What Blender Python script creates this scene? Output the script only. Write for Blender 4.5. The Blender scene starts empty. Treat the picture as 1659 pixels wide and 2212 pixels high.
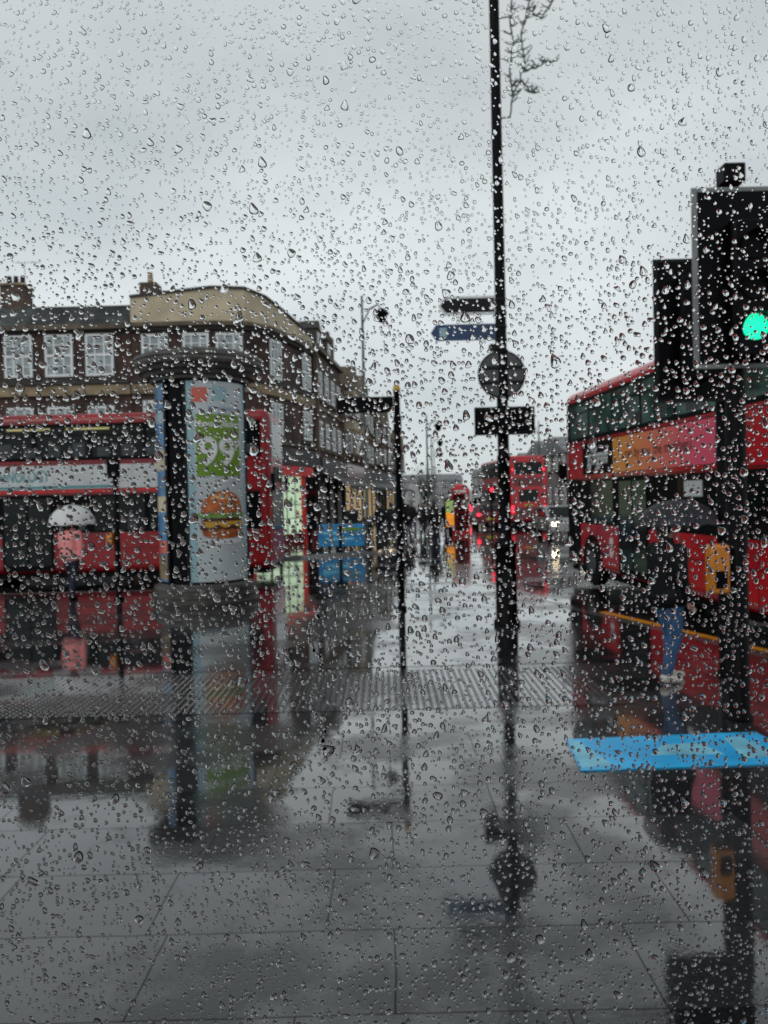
import bpy, math, random
import numpy as np
from mathutils import Vector, Matrix
random.seed(7)
S=bpy.context.scene; C=S.collection
R=math.radians

# ------------------------------------------------------------------ materials
def mat(name,col,rough=.5,metal=0,var=.18,vscale=3,coat=0,emit=None,es=0,bump=0,bscale=40,ior=1.5,trans=0):
    m=bpy.data.materials.new(name); m.use_nodes=True
    n=m.node_tree.nodes; l=m.node_tree.links; b=n['Principled BSDF']
    tc=n.new('ShaderNodeTexCoord'); nz=n.new('ShaderNodeTexNoise')
    nz.inputs['Scale'].default_value=vscale; nz.inputs['Detail'].default_value=5
    l.new(tc.outputs['Object'],nz.inputs['Vector'])
    mr=n.new('ShaderNodeMapRange'); mr.inputs['From Min'].default_value=.3; mr.inputs['From Max'].default_value=.7
    l.new(nz.outputs['Fac'],mr.inputs['Value'])
    mx=n.new('ShaderNodeMix'); mx.data_type='RGBA'
    mx.inputs[6].default_value=(*[c*(1-var) for c in col],1); mx.inputs[7].default_value=(*[min(1,c*(1+var)) for c in col],1)
    l.new(mr.outputs[0],mx.inputs[0]); l.new(mx.outputs[2],b.inputs['Base Color'])
    mr2=n.new('ShaderNodeMapRange'); mr2.inputs['To Min'].default_value=max(.02,rough*.75); mr2.inputs['To Max'].default_value=min(1,rough*1.25)
    l.new(nz.outputs['Fac'],mr2.inputs['Value']); l.new(mr2.outputs[0],b.inputs['Roughness'])
    b.inputs['Metallic'].default_value=metal; b.inputs['IOR'].default_value=ior
    b.inputs['Coat Weight'].default_value=coat; b.inputs['Coat Roughness'].default_value=.05
    if emit: b.inputs['Emission Color'].default_value=(*emit,1); b.inputs['Emission Strength'].default_value=es
    if trans: b.inputs['Transmission Weight'].default_value=trans
    if bump:
        bn=n.new('ShaderNodeTexNoise'); bn.inputs['Scale'].default_value=bscale; l.new(tc.outputs['Object'],bn.inputs['Vector'])
        bp=n.new('ShaderNodeBump'); bp.inputs['Strength'].default_value=bump; bp.inputs['Distance'].default_value=.02
        l.new(bn.outputs['Fac'],bp.inputs['Height']); l.new(bp.outputs[0],b.inputs['Normal'])
    return m

def brickmat(name,c1,c2,mortar,bw=.24,bh=.08):
    m=bpy.data.materials.new(name); m.use_nodes=True
    n=m.node_tree.nodes; l=m.node_tree.links; b=n['Principled BSDF']
    tc=n.new('ShaderNodeTexCoord'); sp=n.new('ShaderNodeSeparateXYZ'); l.new(tc.outputs['Object'],sp.inputs[0])
    ad=n.new('ShaderNodeMath'); l.new(sp.outputs[0],ad.inputs[0]); l.new(sp.outputs[1],ad.inputs[1])
    cb=n.new('ShaderNodeCombineXYZ'); l.new(ad.outputs[0],cb.inputs[0]); l.new(sp.outputs[2],cb.inputs[1])
    br=n.new('ShaderNodeTexBrick'); l.new(cb.outputs[0],br.inputs['Vector'])
    br.inputs['Scale'].default_value=1; br.inputs['Brick Width'].default_value=bw; br.inputs['Row Height'].default_value=bh
    br.inputs['Mortar Size'].default_value=.008
    br.inputs['Color1'].default_value=(*c1,1); br.inputs['Color2'].default_value=(*c2,1); br.inputs['Mortar'].default_value=(*mortar,1)
    nz=n.new('ShaderNodeTexNoise'); nz.inputs['Scale'].default_value=.9; nz.inputs['Detail'].default_value=7; l.new(tc.outputs['Object'],nz.inputs['Vector'])
    mr=n.new('ShaderNodeMapRange'); mr.inputs['From Min'].default_value=.35; mr.inputs['From Max'].default_value=.65; mr.inputs['To Min'].default_value=.4; mr.inputs['To Max'].default_value=1.25
    l.new(nz.outputs['Fac'],mr.inputs['Value'])
    mx=n.new('ShaderNodeMix'); mx.data_type='RGBA'; mx.blend_type='MULTIPLY'; mx.inputs[0].default_value=1
    l.new(br.outputs['Color'],mx.inputs[6]); l.new(mr.outputs[0],mx.inputs[7]); l.new(mx.outputs[2],b.inputs['Base Color'])
    b.inputs['Roughness'].default_value=.7; b.inputs['IOR'].default_value=1.35
    return m

def wetmat(name,base,kind='asphalt',joint=.0045):
    m=bpy.data.materials.new(name); m.use_nodes=True
    n=m.node_tree.nodes; l=m.node_tree.links; b=n['Principled BSDF']
    ge=n.new('ShaderNodeNewGeometry')
    nz=n.new('ShaderNodeTexNoise'); nz.inputs['Scale'].default_value=.7; nz.inputs['Detail'].default_value=8; nz.inputs['Roughness'].default_value=.62
    l.new(ge.outputs['Position'],nz.inputs['Vector'])
    pm=n.new('ShaderNodeMapRange'); pm.inputs['From Min'].default_value=.43; pm.inputs['From Max'].default_value=.52
    l.new(nz.outputs['Fac'],pm.inputs['Value'])
    fine=n.new('ShaderNodeTexNoise'); fine.inputs['Scale'].default_value=90 if kind=='asphalt' else 45; fine.inputs['Detail'].default_value=3
    l.new(ge.outputs['Position'],fine.inputs['Vector'])
    col=n.new('ShaderNodeMix'); col.data_type='RGBA'; col.blend_type='MULTIPLY'; col.inputs[0].default_value=1
    start=None
    if kind=='slab':
        # slightly wandering joints
        wv=n.new('ShaderNodeTexNoise'); wv.inputs['Scale'].default_value=1.3; wv.inputs['Detail'].default_value=3; l.new(ge.outputs['Position'],wv.inputs['Vector'])
        ws=n.new('ShaderNodeVectorMath'); ws.operation='SUBTRACT'; ws.inputs[1].default_value=(.5,.5,.5); l.new(wv.outputs['Color'],ws.inputs[0])
        wm_=n.new('ShaderNodeVectorMath'); wm_.operation='MULTIPLY_ADD'; wm_.inputs[1].default_value=(.035,.03,0); l.new(ws.outputs[0],wm_.inputs[0]); l.new(ge.outputs['Position'],wm_.inputs[2])
        def brick(c1,c2,mo):
            br=n.new('ShaderNodeTexBrick'); l.new(wm_.outputs[0],br.inputs['Vector'])
            br.inputs['Scale'].default_value=1; br.inputs['Brick Width'].default_value=1.05; br.inputs['Row Height'].default_value=.585
            br.offset=.37; br.offset_frequency=2; br.squash=.8; br.squash_frequency=3
            br.inputs['Mortar Size'].default_value=joint; br.inputs['Mortar Smooth'].default_value=.5; br.inputs['Bias'].default_value=0
            br.inputs['Color1'].default_value=c1; br.inputs['Color2'].default_value=c2; br.inputs['Mortar'].default_value=mo; return br
        br=brick((*[c*.5 for c in base],1),(*[c*1.5 for c in base],1),(.008,.008,.008,1))
        rnd=brick((0,0,0,1),(1,1,1,1),(.5,.5,.5,1))
        l.new(br.outputs['Color'],col.inputs[6])
        wn=n.new('ShaderNodeTexWhiteNoise'); wn.noise_dimensions='1D'
        l.new(rnd.outputs['Color'],wn.inputs['W'])
        sb=n.new('ShaderNodeVectorMath'); sb.operation='SUBTRACT'; sb.inputs[1].default_value=(.5,.5,.5); l.new(wn.outputs['Color'],sb.inputs[0])
        sc=n.new('ShaderNodeVectorMath'); sc.operation='MULTIPLY'; sc.inputs[1].default_value=(.006,.010,0); l.new(sb.outputs[0],sc.inputs[0])
        ad=n.new('ShaderNodeVectorMath'); ad.operation='ADD'; l.new(sc.outputs[0],ad.inputs[0]); l.new(ge.outputs['Normal'],ad.inputs[1])
        nm=n.new('ShaderNodeVectorMath'); nm.operation='NORMALIZE'; l.new(ad.outputs[0],nm.inputs[0]); start=nm
    else:
        col.inputs[6].default_value=(*base,1)
    cm=n.new('ShaderNodeMapRange'); cm.inputs['From Min'].default_value=.25; cm.inputs['From Max'].default_value=.75; cm.inputs['To Min'].default_value=.6; cm.inputs['To Max'].default_value=1.35
    l.new(fine.outputs['Fac'],cm.inputs['Value']); l.new(cm.outputs[0],col.inputs[7]); l.new(col.outputs[2],b.inputs['Base Color'])
    rr=n.new('ShaderNodeMapRange'); rr.inputs['To Min'].default_value=.14; rr.inputs['To Max'].default_value=.035
    l.new(pm.outputs[0],rr.inputs['Value'])
    cw=n.new('ShaderNodeMapRange'); cw.inputs['To Min'].default_value=.15; cw.inputs['To Max'].default_value=1
    l.new(pm.outputs[0],cw.inputs['Value'])
    if kind=='slab':
        rv=n.new('ShaderNodeMath'); rv.operation='MULTIPLY_ADD'; rv.inputs[1].default_value=.04; l.new(wn.outputs['Value'],rv.inputs[0]); l.new(rr.outputs[0],rv.inputs[2])
        jr=n.new('ShaderNodeMath'); jr.operation='MULTIPLY_ADD'; jr.inputs[1].default_value=.4; l.new(br.outputs['Fac'],jr.inputs[0]); l.new(rv.outputs[0],jr.inputs[2]); l.new(jr.outputs[0],b.inputs['Roughness'])
        inv=n.new('ShaderNodeMath'); inv.operation='MULTIPLY_ADD'; inv.inputs[1].default_value=-.75; inv.inputs[2].default_value=1; l.new(br.outputs['Fac'],inv.inputs[0])
        cm2=n.new('ShaderNodeMath'); cm2.operation='MULTIPLY'; l.new(inv.outputs[0],cm2.inputs[0]); l.new(cw.outputs[0],cm2.inputs[1]); l.new(cm2.outputs[0],b.inputs['Coat Weight'])
        sl=n.new('ShaderNodeMath'); sl.operation='MULTIPLY'; sl.inputs[1].default_value=.5; l.new(inv.outputs[0],sl.inputs[0]); l.new(sl.outputs[0],b.inputs['Specular IOR Level'])
    else:
        l.new(rr.outputs[0],b.inputs['Roughness']); l.new(cw.outputs[0],b.inputs['Coat Weight'])
    b.inputs['IOR'].default_value=1.55
    b.inputs['Coat IOR'].default_value=1.52; b.inputs['Coat Roughness'].default_value=.015
    bs=n.new('ShaderNodeMapRange'); bs.inputs['To Min'].default_value=.16; bs.inputs['To Max'].default_value=.02
    l.new(pm.outputs[0],bs.inputs['Value'])
    bp=n.new('ShaderNodeBump'); bp.inputs['Distance'].default_value=.005; l.new(bs.outputs[0],bp.inputs['Strength'])
    l.new(fine.outputs['Fac'],bp.inputs['Height']); 
    if start: l.new(start.outputs[0],bp.inputs['Normal'])
    last=bp
    l.new(last.outputs[0],b.inputs['Normal'])
    rp=n.new('ShaderNodeTexNoise'); rp.inputs['Scale'].default_value=8; rp.inputs['Detail'].default_value=3; l.new(ge.outputs['Position'],rp.inputs['Vector'])
    b3=n.new('ShaderNodeBump'); b3.inputs['Distance'].default_value=.01; b3.inputs['Strength'].default_value=.05
    l.new(rp.outputs['Fac'],b3.inputs['Height']); l.new(last.outputs[0],b3.inputs['Normal'])
    l.new(b3.outputs[0],b.inputs['Coat Normal'])
    return m

M={}
M['slab']=wetmat('wet_paving_slab',(.030,.032,.034),'slab')
M['asph']=wetmat('wet_asphalt',(.018,.019,.021))
M['cross']=wetmat('wet_crossing_asphalt',(.014,.015,.017))
M['tact']=wetmat('wet_tactile_slab',(.04,.042,.045))
M['kerb']=wetmat('wet_granite_kerb',(.14,.14,.135))
M['yline']=mat('wet_yellow_line',(.95,.33,.01),.4,coat=.1,vscale=8,var=.2)
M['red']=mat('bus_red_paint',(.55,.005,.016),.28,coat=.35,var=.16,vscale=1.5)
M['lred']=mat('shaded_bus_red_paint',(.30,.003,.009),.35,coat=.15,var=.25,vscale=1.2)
M['dred']=mat('bus_dark_red',(.15,.004,.010),.3,coat=.3)
M['bred']=mat('shop_red_paint',(.75,.015,.02),.4)
M['black']=mat('black_paint',(.002,.002,.003),.5,var=.3,ior=1.2)
M['rubber']=mat('black_rubber',(.008,.008,.008),.8,ior=1.3)
M['bglass']=mat('dark_bus_glass',(.005,.008,.008),.12,var=.8,vscale=1.6,ior=1.32)
M['tglass']=mat('green_tinted_glass',(.03,.085,.072),.07,var=.9,vscale=2.2,coat=.25)
M['white']=mat('white_paint',(.75,.77,.78),.4,var=.06)
M['bwhite']=mat('bus_white_band',(.60,.63,.64),.4,var=.15)
M['grey']=mat('grey_metal',(.30,.31,.32),.35,metal=.3)
M['rimgrey']=mat('signal_border_grey',(.22,.225,.23),.5)
M['mgrey']=mat('mid_grey_sign_back',(.075,.08,.085),.5)
M['dgrey']=mat('dark_grey_metal',(.014,.015,.017),.45,metal=.1,ior=1.25)
M['brick']=brickmat('brown_brick',(.10,.040,.027),(.05,.023,.018),(.08,.07,.065))
M['brick2']=brickmat('stock_brick',(.125,.075,.048),(.065,.043,.032),(.1,.085,.07))
M['stone']=mat('weathered_stone',(.27,.205,.125),.8,var=.5,vscale=1.6,bump=.3)
M['gstone']=mat('grey_brown_stone',(.14,.108,.077),.8,var=.5,vscale=1.6,bump=.3)
M['cream']=mat('cream_render',(.55,.47,.33),.8,var=.25,vscale=1,bump=.2)
M['dstone']=mat('dark_stone',(.05,.046,.042),.8,var=.3,vscale=1)
M['capst']=mat('weathered_bronze',(.065,.061,.056),.5,var=.5,vscale=4)
M['slate']=brickmat('wet_slate',(.09,.10,.10),(.05,.058,.06),(.03,.03,.03),.3,.2)
M['frame']=mat('white_window_frame',(.85,.87,.88),.5,var=.05)
M['wglass']=mat('curtained_window_glass',(.30,.35,.36),.12,var=.85,vscale=1.9,coat=.3)
M['dglass']=mat('dark_window_glass',(.05,.06,.065),.1,var=.6,vscale=1.6,coat=.3)
M['shopdark']=mat('dark_shop_glass',(.010,.011,.013),.1,var=.6,vscale=.8,ior=1.35)
M['shoplit']=mat('lit_shop_interior',(.35,.42,.36),.4,var=.8,vscale=2.6,emit=(.62,.85,.55),es=.6)
M['shopwarm']=mat('warm_shop_interior',(.3,.25,.15),.4,var=.8,vscale=2.2,emit=(1,.7,.35),es=.3)
M['litgreen']=mat('green_signal_light',(.0,.5,.3),.3,emit=(.0,.95,.40),es=1.35,var=.3,vscale=25)
M['litred']=mat('red_tail_light',(.8,.0,.02),.3,emit=(1,.02,.05),es=4)
M['litwhite']=mat('headlight_lens',(.9,.9,.8),.2,emit=(1,.80,.50),es=14)
M['lityel']=mat('interior_strip_light',(.4,.38,.15),.4,emit=(1,.85,.3),es=.2)
M['orange']=mat('orange_plastic',(.70,.22,.01),.35,coat=.2)
M['blue']=mat('sign_blue',(.012,.05,.14),.4)
M['bblue']=mat('glowing_blue_print',(.03,.42,.88),.3,var=.3,vscale=2,coat=.1,emit=(.02,.42,.8),es=.12)  # faint glow added to brighten the print; the mat is no lamp
M['bblue2']=mat('banner_blue_print',(.03,.27,.58),.5,var=.4,vscale=3)
M['cyan']=mat('pale_cyan_print',(.22,.62,.85),.4,var=.3)
M['teal']=mat('teal_print',(.03,.25,.28),.3,coat=.4)
M['gpost']=mat('poster_green',(.15,.29,.015),.4,var=.08)
M['ppost']=mat('poster_white',(.50,.56,.58),.35,var=.12,vscale=1.2,coat=.1)
M['pcyan']=mat('poster_pale_blue',(.28,.46,.52),.35,var=.1,coat=.1)
M['pblue']=mat('poster_blue',(.05,.20,.40),.35,var=.4,vscale=2,coat=.1)
M['pred']=mat('poster_red',(.60,.12,.08),.35,var=.1)
M['bun']=mat('poster_bun_orange',(.48,.13,.035),.4,var=.55,vscale=5)
M['bunhi']=mat('poster_bun_highlight',(.75,.36,.14),.4,var=.3,vscale=8)
M['patty']=mat('poster_patty_brown',(.07,.024,.013),.4,var=.4,vscale=12)
M['cheese']=mat('poster_cheese_yellow',(.70,.38,.05),.4)
M['lettuce']=mat('poster_lettuce_green',(.14,.30,.05),.4,var=.6,vscale=14)
M['pink']=mat('pink_fabric',(.95,.30,.30),.7,var=.12,vscale=12,bump=.3,bscale=12)
M['jean']=mat('blue_denim',(.035,.10,.22),.8,var=.35,vscale=9,bump=.3,bscale=14)
M['djean']=mat('dark_denim',(.008,.012,.032),.8,bump=.3,bscale=14)
M['bjack']=mat('black_jacket_fabric',(.005,.006,.008),.7,bump=.4,bscale=12,ior=1.3)
M['skin']=mat('skin',(.40,.24,.18),.5,var=.06)
M['hair']=mat('dark_hair',(.012,.009,.007),.6,var=.3,vscale=30)
M['shoe']=mat('white_shoe_leather',(.62,.60,.54),.5,var=.1)
M['bark']=mat('wet_bark',(.03,.026,.024),.7,bump=.4)
M['twig']=mat('wrapped_grey_twig',(.11,.13,.11),.6,var=.5,vscale=20)
M['room']=mat('dark_room_paint',(.012,.012,.012),.9)
M['far1']=mat('hazed_render',(.42,.43,.43),.9,var=.3,vscale=.3)  # rain haze is put into the paler colours of the far buildings
M['far2']=mat('hazed_brick',(.26,.24,.23),.9,var=.3,vscale=.4)
M['farroof']=mat('hazed_roof',(.22,.23,.24),.8,var=.3,vscale=.5)
M['navyshop']=mat('dark_fascia',(.010,.011,.016),.5,var=.4)
M['lamppost']=mat('green_grey_iron',(.07,.09,.085),.45,metal=.2)
M['yel']=mat('yellow_cap',(.65,.42,.03),.4)
M['plate']=mat('number_plate',(.6,.5,.05),.4)
M['pinkp']=mat('pink_advert',(.75,.08,.25),.35)
M['textdark']=mat('dark_red_lettering',(.10,.02,.02),.5)

def gradmat(name,c1,c2,x0,x1):
    m=mat(name,c1,.35,coat=.1); n=m.node_tree.nodes; l=m.node_tree.links; b=n['Principled BSDF']
    tc=n.new('ShaderNodeTexCoord'); sp=n.new('ShaderNodeSeparateXYZ'); l.new(tc.outputs['Object'],sp.inputs[0])
    mr=n.new('ShaderNodeMapRange'); mr.inputs['From Min'].default_value=x0; mr.inputs['From Max'].default_value=x1; l.new(sp.outputs[0],mr.inputs['Value'])
    mx=n.new('ShaderNodeMix'); mx.data_type='RGBA'; mx.inputs[6].default_value=(*c1,1); mx.inputs[7].default_value=(*c2,1)
    l.new(mr.outputs[0],mx.inputs[0]); l.new(mx.outputs[2],b.inputs['Base Color']); return m
M['grad']=gradmat('orange_to_pink_advert',(.90,.36,.06),(.85,.11,.20),1.9,-1.4)

def umbmat(name,col,t,tr_=.45):
    m=bpy.data.materials.new(name); m.use_nodes=True; n=m.node_tree.nodes; l=m.node_tree.links
    b=n['Principled BSDF']; b.inputs['Base Color'].default_value=(*col,1); b.inputs['Roughness'].default_value=.4
    tr=n.new('ShaderNodeBsdfTranslucent'); tr.inputs['Color'].default_value=(*col,1)
    tp=n.new('ShaderNodeBsdfTransparent'); tp.inputs['Color'].default_value=(.8,.8,.82,1)
    nz=n.new('ShaderNodeTexNoise'); nz.inputs['Scale'].default_value=9
    a=n.new('ShaderNodeMixShader'); a.inputs[0].default_value=tr_; l.new(b.outputs[0],a.inputs[1]); l.new(tr.outputs[0],a.inputs[2])
    mr=n.new('ShaderNodeMapRange'); mr.inputs['To Min'].default_value=max(0,t-.1); mr.inputs['To Max'].default_value=t+.1 if t else 0; l.new(nz.outputs['Fac'],mr.inputs['Value'])
    c=n.new('ShaderNodeMixShader'); l.new(mr.outputs[0],c.inputs[0]); l.new(a.outputs[0],c.inputs[1]); l.new(tp.outputs[0],c.inputs[2])
    l.new(c.outputs[0],n['Material Output'].inputs['Surface']); return m
M['uwhite']=umbmat('white_umbrella_fabric',(.93,.95,.96),0,.3)
M['ugrey']=umbmat('smoke_grey_umbrella_fabric',(.07,.07,.09),.32)

# ------------------------------------------------------------------ mesh builder
class MB:
    def __init__(s): s.v=[];s.f=[];s.m=[]
    def add(s,vs,fs,m=0):
        o=len(s.v); s.v+=[tuple(v) for v in vs]; s.f+=[tuple(i+o for i in f) for f in fs]; s.m+=[m]*len(fs); return s
    def box(s,x0,x1,y0,y1,z0,z1,m=0):
        x0,x1=min(x0,x1),max(x0,x1); y0,y1=min(y0,y1),max(y0,y1); z0,z1=min(z0,z1),max(z0,z1)
        return s.add([(x0,y0,z0),(x1,y0,z0),(x1,y1,z0),(x0,y1,z0),(x0,y0,z1),(x1,y0,z1),(x1,y1,z1),(x0,y1,z1)],
              [(0,3,2,1),(4,5,6,7),(0,1,5,4),(1,2,6,5),(2,3,7,6),(3,0,4,7)],m)
    def tube(s,pts,rs,n=10,m=0):
        pts=[Vector(p) for p in pts]
        if not hasattr(rs,'__len__'): rs=[rs]*len(pts)
        vs=[];ref=None
        for i,p in enumerate(pts):
            t=(pts[min(i+1,len(pts)-1)]-pts[max(i-1,0)]).normalized()
            if ref is None: ref=Vector((0,0,1)) if abs(t.z)<.9 else Vector((1,0,0))
            u=(ref-t*ref.dot(t))
            if u.length<1e-4: u=t.orthogonal()
            u.normalize(); w=t.cross(u); ref=u
            for k in range(n):
                a=2*math.pi*k/n; vs.append(p+(u*math.cos(a)+w*math.sin(a))*rs[i])
        fs=[]
        for i in range(len(pts)-1):
            for k in range(n):
                k2=(k+1)%n; fs.append((i*n+k,i*n+k2,(i+1)*n+k2,(i+1)*n+k))
        fs.append(tuple(range(n-1,-1,-1))); fs.append(tuple(range((len(pts)-1)*n,len(pts)*n)))
        return s.add(vs,fs,m)
    def cap(s,p0,p1,r0,r1,n=12):
        p0=Vector(p0);p1=Vector(p1); t=(p1-p0)
        t=t.normalized() if t.length>1e-6 else Vector((0,0,1))
        P=[];Q=[]
        for a in (-82,-55,-25): P.append(p0+t*r0*math.sin(R(a))); Q.append(r0*math.cos(R(a)))
        P.append(p0+t*1e-4);Q.append(r0);P.append(p1-t*1e-4);Q.append(r1)
        for a in (25,55,82): P.append(p1+t*r1*math.sin(R(a))); Q.append(r1*math.cos(R(a)))
        return s.tube(P,Q,n)
    def ell(s,c,r,n=14,k=9,m=0):
        vs=[];fs=[]
        for i in range(1,k):
            ph=math.pi*i/k-math.pi/2
            for j in range(n):
                a=2*math.pi*j/n; vs.append((c[0]+r[0]*math.cos(ph)*math.cos(a),c[1]+r[1]*math.cos(ph)*math.sin(a),c[2]+r[2]*math.sin(ph)))
        for i in range(k-2):
            for j in range(n): fs.append((i*n+j,i*n+(j+1)%n,(i+1)*n+(j+1)%n,(i+1)*n+j))
        fs.append(tuple(range(n-1,-1,-1))); fs.append(tuple(range((k-2)*n,(k-1)*n)))
        return s.add(vs,fs,m)
    def lathe(s,prof,n=40,c=(0,0,0),m=0):
        vs=[];fs=[]
        for r,z in prof:
            for j in range(n):
                a=2*math.pi*j/n; vs.append((c[0]+r*math.cos(a),c[1]+r*math.sin(a),c[2]+z))
        for i in range(len(prof)-1):
            for j in range(n): fs.append((i*n+j,i*n+(j+1)%n,(i+1)*n+(j+1)%n,(i+1)*n+j))
        fs.append(tuple(range(n-1,-1,-1))); fs.append(tuple(range((len(prof)-1)*n,len(prof)*n)))
        return s.add(vs,fs,m)
    def prism(s,poly,z0,z1,m=0):
        n=len(poly); vs=[(x,y,z0) for x,y in poly]+[(x,y,z1) for x,y in poly]
        fs=[tuple(range(n-1,-1,-1)),tuple(range(n,2*n))]+[(i,(i+1)%n,n+(i+1)%n,n+i) for i in range(n)]
        return s.add(vs,fs,m)
    def prismy(s,poly,y0,y1,m=0):
        n=len(poly); vs=[(x,y0,z) for x,z in poly]+[(x,y1,z) for x,z in poly]
        fs=[tuple(range(n)),tuple(range(2*n-1,n-1,-1))]+[((i+1)%n,i,n+i,n+(i+1)%n) for i in range(n)]
        return s.add(vs,fs,m)
    def mesh(s,name,mats,smooth=False,ang=40):
        me=bpy.data.meshes.new(name); me.from_pydata(s.v,[],s.f)
        for x in mats: me.materials.append(M[x] if isinstance(x,str) else x)
        me.polygons.foreach_set('material_index',s.m)
        if smooth:
            me.polygons.foreach_set('use_smooth',[True]*len(me.polygons)); me.set_sharp_from_angle(angle=R(ang))
        me.update(); return me
    def obj(s,name,mats,parent=None,loc=(0,0,0),rot=(0,0,0),smooth=False,bevel=0,seg=2,ang=40,**kw):
        return link(s.mesh(name,mats,smooth,ang),name,parent,loc,rot,bevel,seg,**kw)
def link(me,name,parent=None,loc=(0,0,0),rot=(0,0,0),bevel=0,seg=2,**kw):
    o=bpy.data.objects.new(name,me); o.location=loc; o.rotation_euler=rot
    if parent: o.parent=parent
    if bevel:
        b=o.modifiers.new('bevel','BEVEL'); b.width=bevel; b.segments=seg; b.limit_method='ANGLE'
        me.polygons.foreach_set('use_smooth',[True]*len(me.polygons))
        if seg<3: me.set_sharp_from_angle(angle=R(60))
        else: b.harden_normals=True
    for k,v in kw.items(): o[k]=v
    C.objects.link(o); return o
def top(name,label,cat,loc=(0,0,0),rz=0,group=None):
    e=bpy.data.objects.new(name,None); e.location=loc; e.rotation_euler=(0,0,rz); e.empty_display_size=.3
    e['label']=label; e['category']=cat
    if group: e['group']=group
    C.objects.link(e); return e
def text_mesh(body,size,mt,ext=.002,align='CENTER',shear=0,bold=0):
    cu=bpy.data.curves.new('lettering','FONT'); cu.body=body; cu.size=size; cu.extrude=ext; cu.align_x=align; cu.align_y='CENTER'; cu.shear=shear; cu.offset=bold
    o=bpy.data.objects.new('tmp',cu); C.objects.link(o); dg=bpy.context.evaluated_depsgraph_get(); dg.update()
    me=bpy.data.meshes.new_from_object(o.evaluated_get(dg)); bpy.data.objects.remove(o); me.name='lettering'
    me.materials.clear(); me.materials.append(M[mt]); return me
def remesh(mb,name,mt,vox,smooth=3):
    o=bpy.data.objects.new('tmp',mb.mesh(name,[mt])); C.objects.link(o)
    r=o.modifiers.new('r','REMESH'); r.mode='VOXEL'; r.voxel_size=vox; r.use_smooth_shade=True
    sm=o.modifiers.new('s','SMOOTH'); sm.factor=.5; sm.iterations=smooth
    dg=bpy.context.evaluated_depsgraph_get(); dg.update()
    me=bpy.data.meshes.new_from_object(o.evaluated_get(dg)); bpy.data.objects.remove(o); me.name=name
    me.materials.clear(); me.materials.append(M[mt]); me.polygons.foreach_set('material_index',[0]*len(me.polygons)); return me
def copy_tree(src,loc,rz,label=None):
    n=src.copy(); n.location=loc; n.rotation_euler=(0,0,rz); C.objects.link(n)
    if label: n['label']=label
    def rec(a,b):
        for ch in a.children:
            if ch is b: continue
            c=ch.copy(); c.parent=b; C.objects.link(c); rec(ch,c)
    rec(src,n); return n

# ------------------------------------------------------------------ ground
RZ=-.10
o=MB().add([(-300,-60,RZ),(300,-60,RZ),(300,700,RZ),(-300,700,RZ)],[(0,1,2,3)]).obj('road',['asph'],kind='structure',label='wet dark asphalt road reflecting the sky')
pav=[(-40,-8),(14,-8),(14,6.6),(6.0,6.7),(5.05,7.1),(4.75,7.8),(4.28,9.6),(3.7,11.4),(3.15,13.1),(2.75,15.2),(2.3,16.6),(1.6,17.2),(.6,17.35),(-40,17.35)]
MB().prism(pav,RZ-.05,0).obj('pavement',['slab'],kind='structure',label='wet paving slabs of a broad pavement')
def strip(poly,off0,off1,z0,z1,name,mt,closed=False,lab=''):
    mb=MB(); pts=[Vector((*p,0)) for p in poly]; L=[]
    for i,p in enumerate(pts):
        d=(pts[min(i+1,len(pts)-1)]-pts[max(i-1,0)]).normalized(); nrm=Vector((d.y,-d.x,0))
        L.append((p+nrm*off0,p+nrm*off1))
    for i in range(len(L)-1):
        a,b=L[i];c,d=L[i+1]
        v=[(a.x,a.y,z0),(b.x,b.y,z0),(d.x,d.y,z0),(c.x,c.y,z0),(a.x,a.y,z1),(b.x,b.y,z1),(d.x,d.y,z1),(c.x,c.y,z1)]
        mb.add(v,[(4,5,6,7),(0,1,5,4),(1,2,6,5),(2,3,7,6),(3,0,4,7)])
    return mb.obj(name,[mt],kind='structure',label=lab)
strip(pav[2:14],0.001,.15,RZ-.05,.004,'kerb','kerb',lab='wet granite kerb of the pavement')
yl=[(4.30,9.5),(3.7,11.4),(3.15,13.1)]
strip(yl,.24,.37,RZ+.001,RZ+.005,'yellow_line','yline',lab='double yellow line painted along the kerb')
strip(yl,.56,.70,RZ+.001,RZ+.005,'yellow_line','yline',lab='double yellow line painted along the kerb')
MB().add([(-40,8.95,.004),(4.25,8.95,.004),(3.85,10.9,.004),(-40,10.9,.004)],[(0,1,2,3)]).obj('cycle_path',['cross'],kind='structure',label='dark wet asphalt strip across the pavement')
mb=MB().add([(-7,7.15,.004),(2.35,7.15,.004),(2.35,8.8,.004),(-7,8.8,.004)],[(0,1,2,3)])
sp=.0667
for i in range(int(9.2/sp)):
    for j in range(24):
        cx=-6.93+i*sp; cy=7.2+j*sp; vs=[];
        for r,z in ((.019,.0045),(.015,.0105)):
            for k in range(6): vs.append((cx+r*math.cos(k*1.0472),cy+r*math.sin(k*1.0472),z))
        mb.add(vs,[(k,(k+1)%6,6+(k+1)%6,6+k) for k in range(6)]+[tuple(range(6,12))])
mb.obj('tactile_paving',['tact'],kind='structure',label='wet blister tactile paving strip')
far=[(-60,26.3),(-8,26.3),(-3,27),(-.4,28.6),(.9,31),(1.6,37),(5.8,85),(8,112),(-60,112)]
MB().prism(far,RZ-.05,0).obj('pavement',['slab'],kind='structure',label='wet pavement in front of the shops')
strip(far[:8],.001,.15,RZ-.05,.004,'kerb','kerb',lab='kerb in front of the shops')
MB().prism([(11.5,40),(60,40),(60,112),(14.5,112)],RZ-.05,0).obj('pavement',['slab'],kind='structure',label='pavement on the other side of the street')

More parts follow.
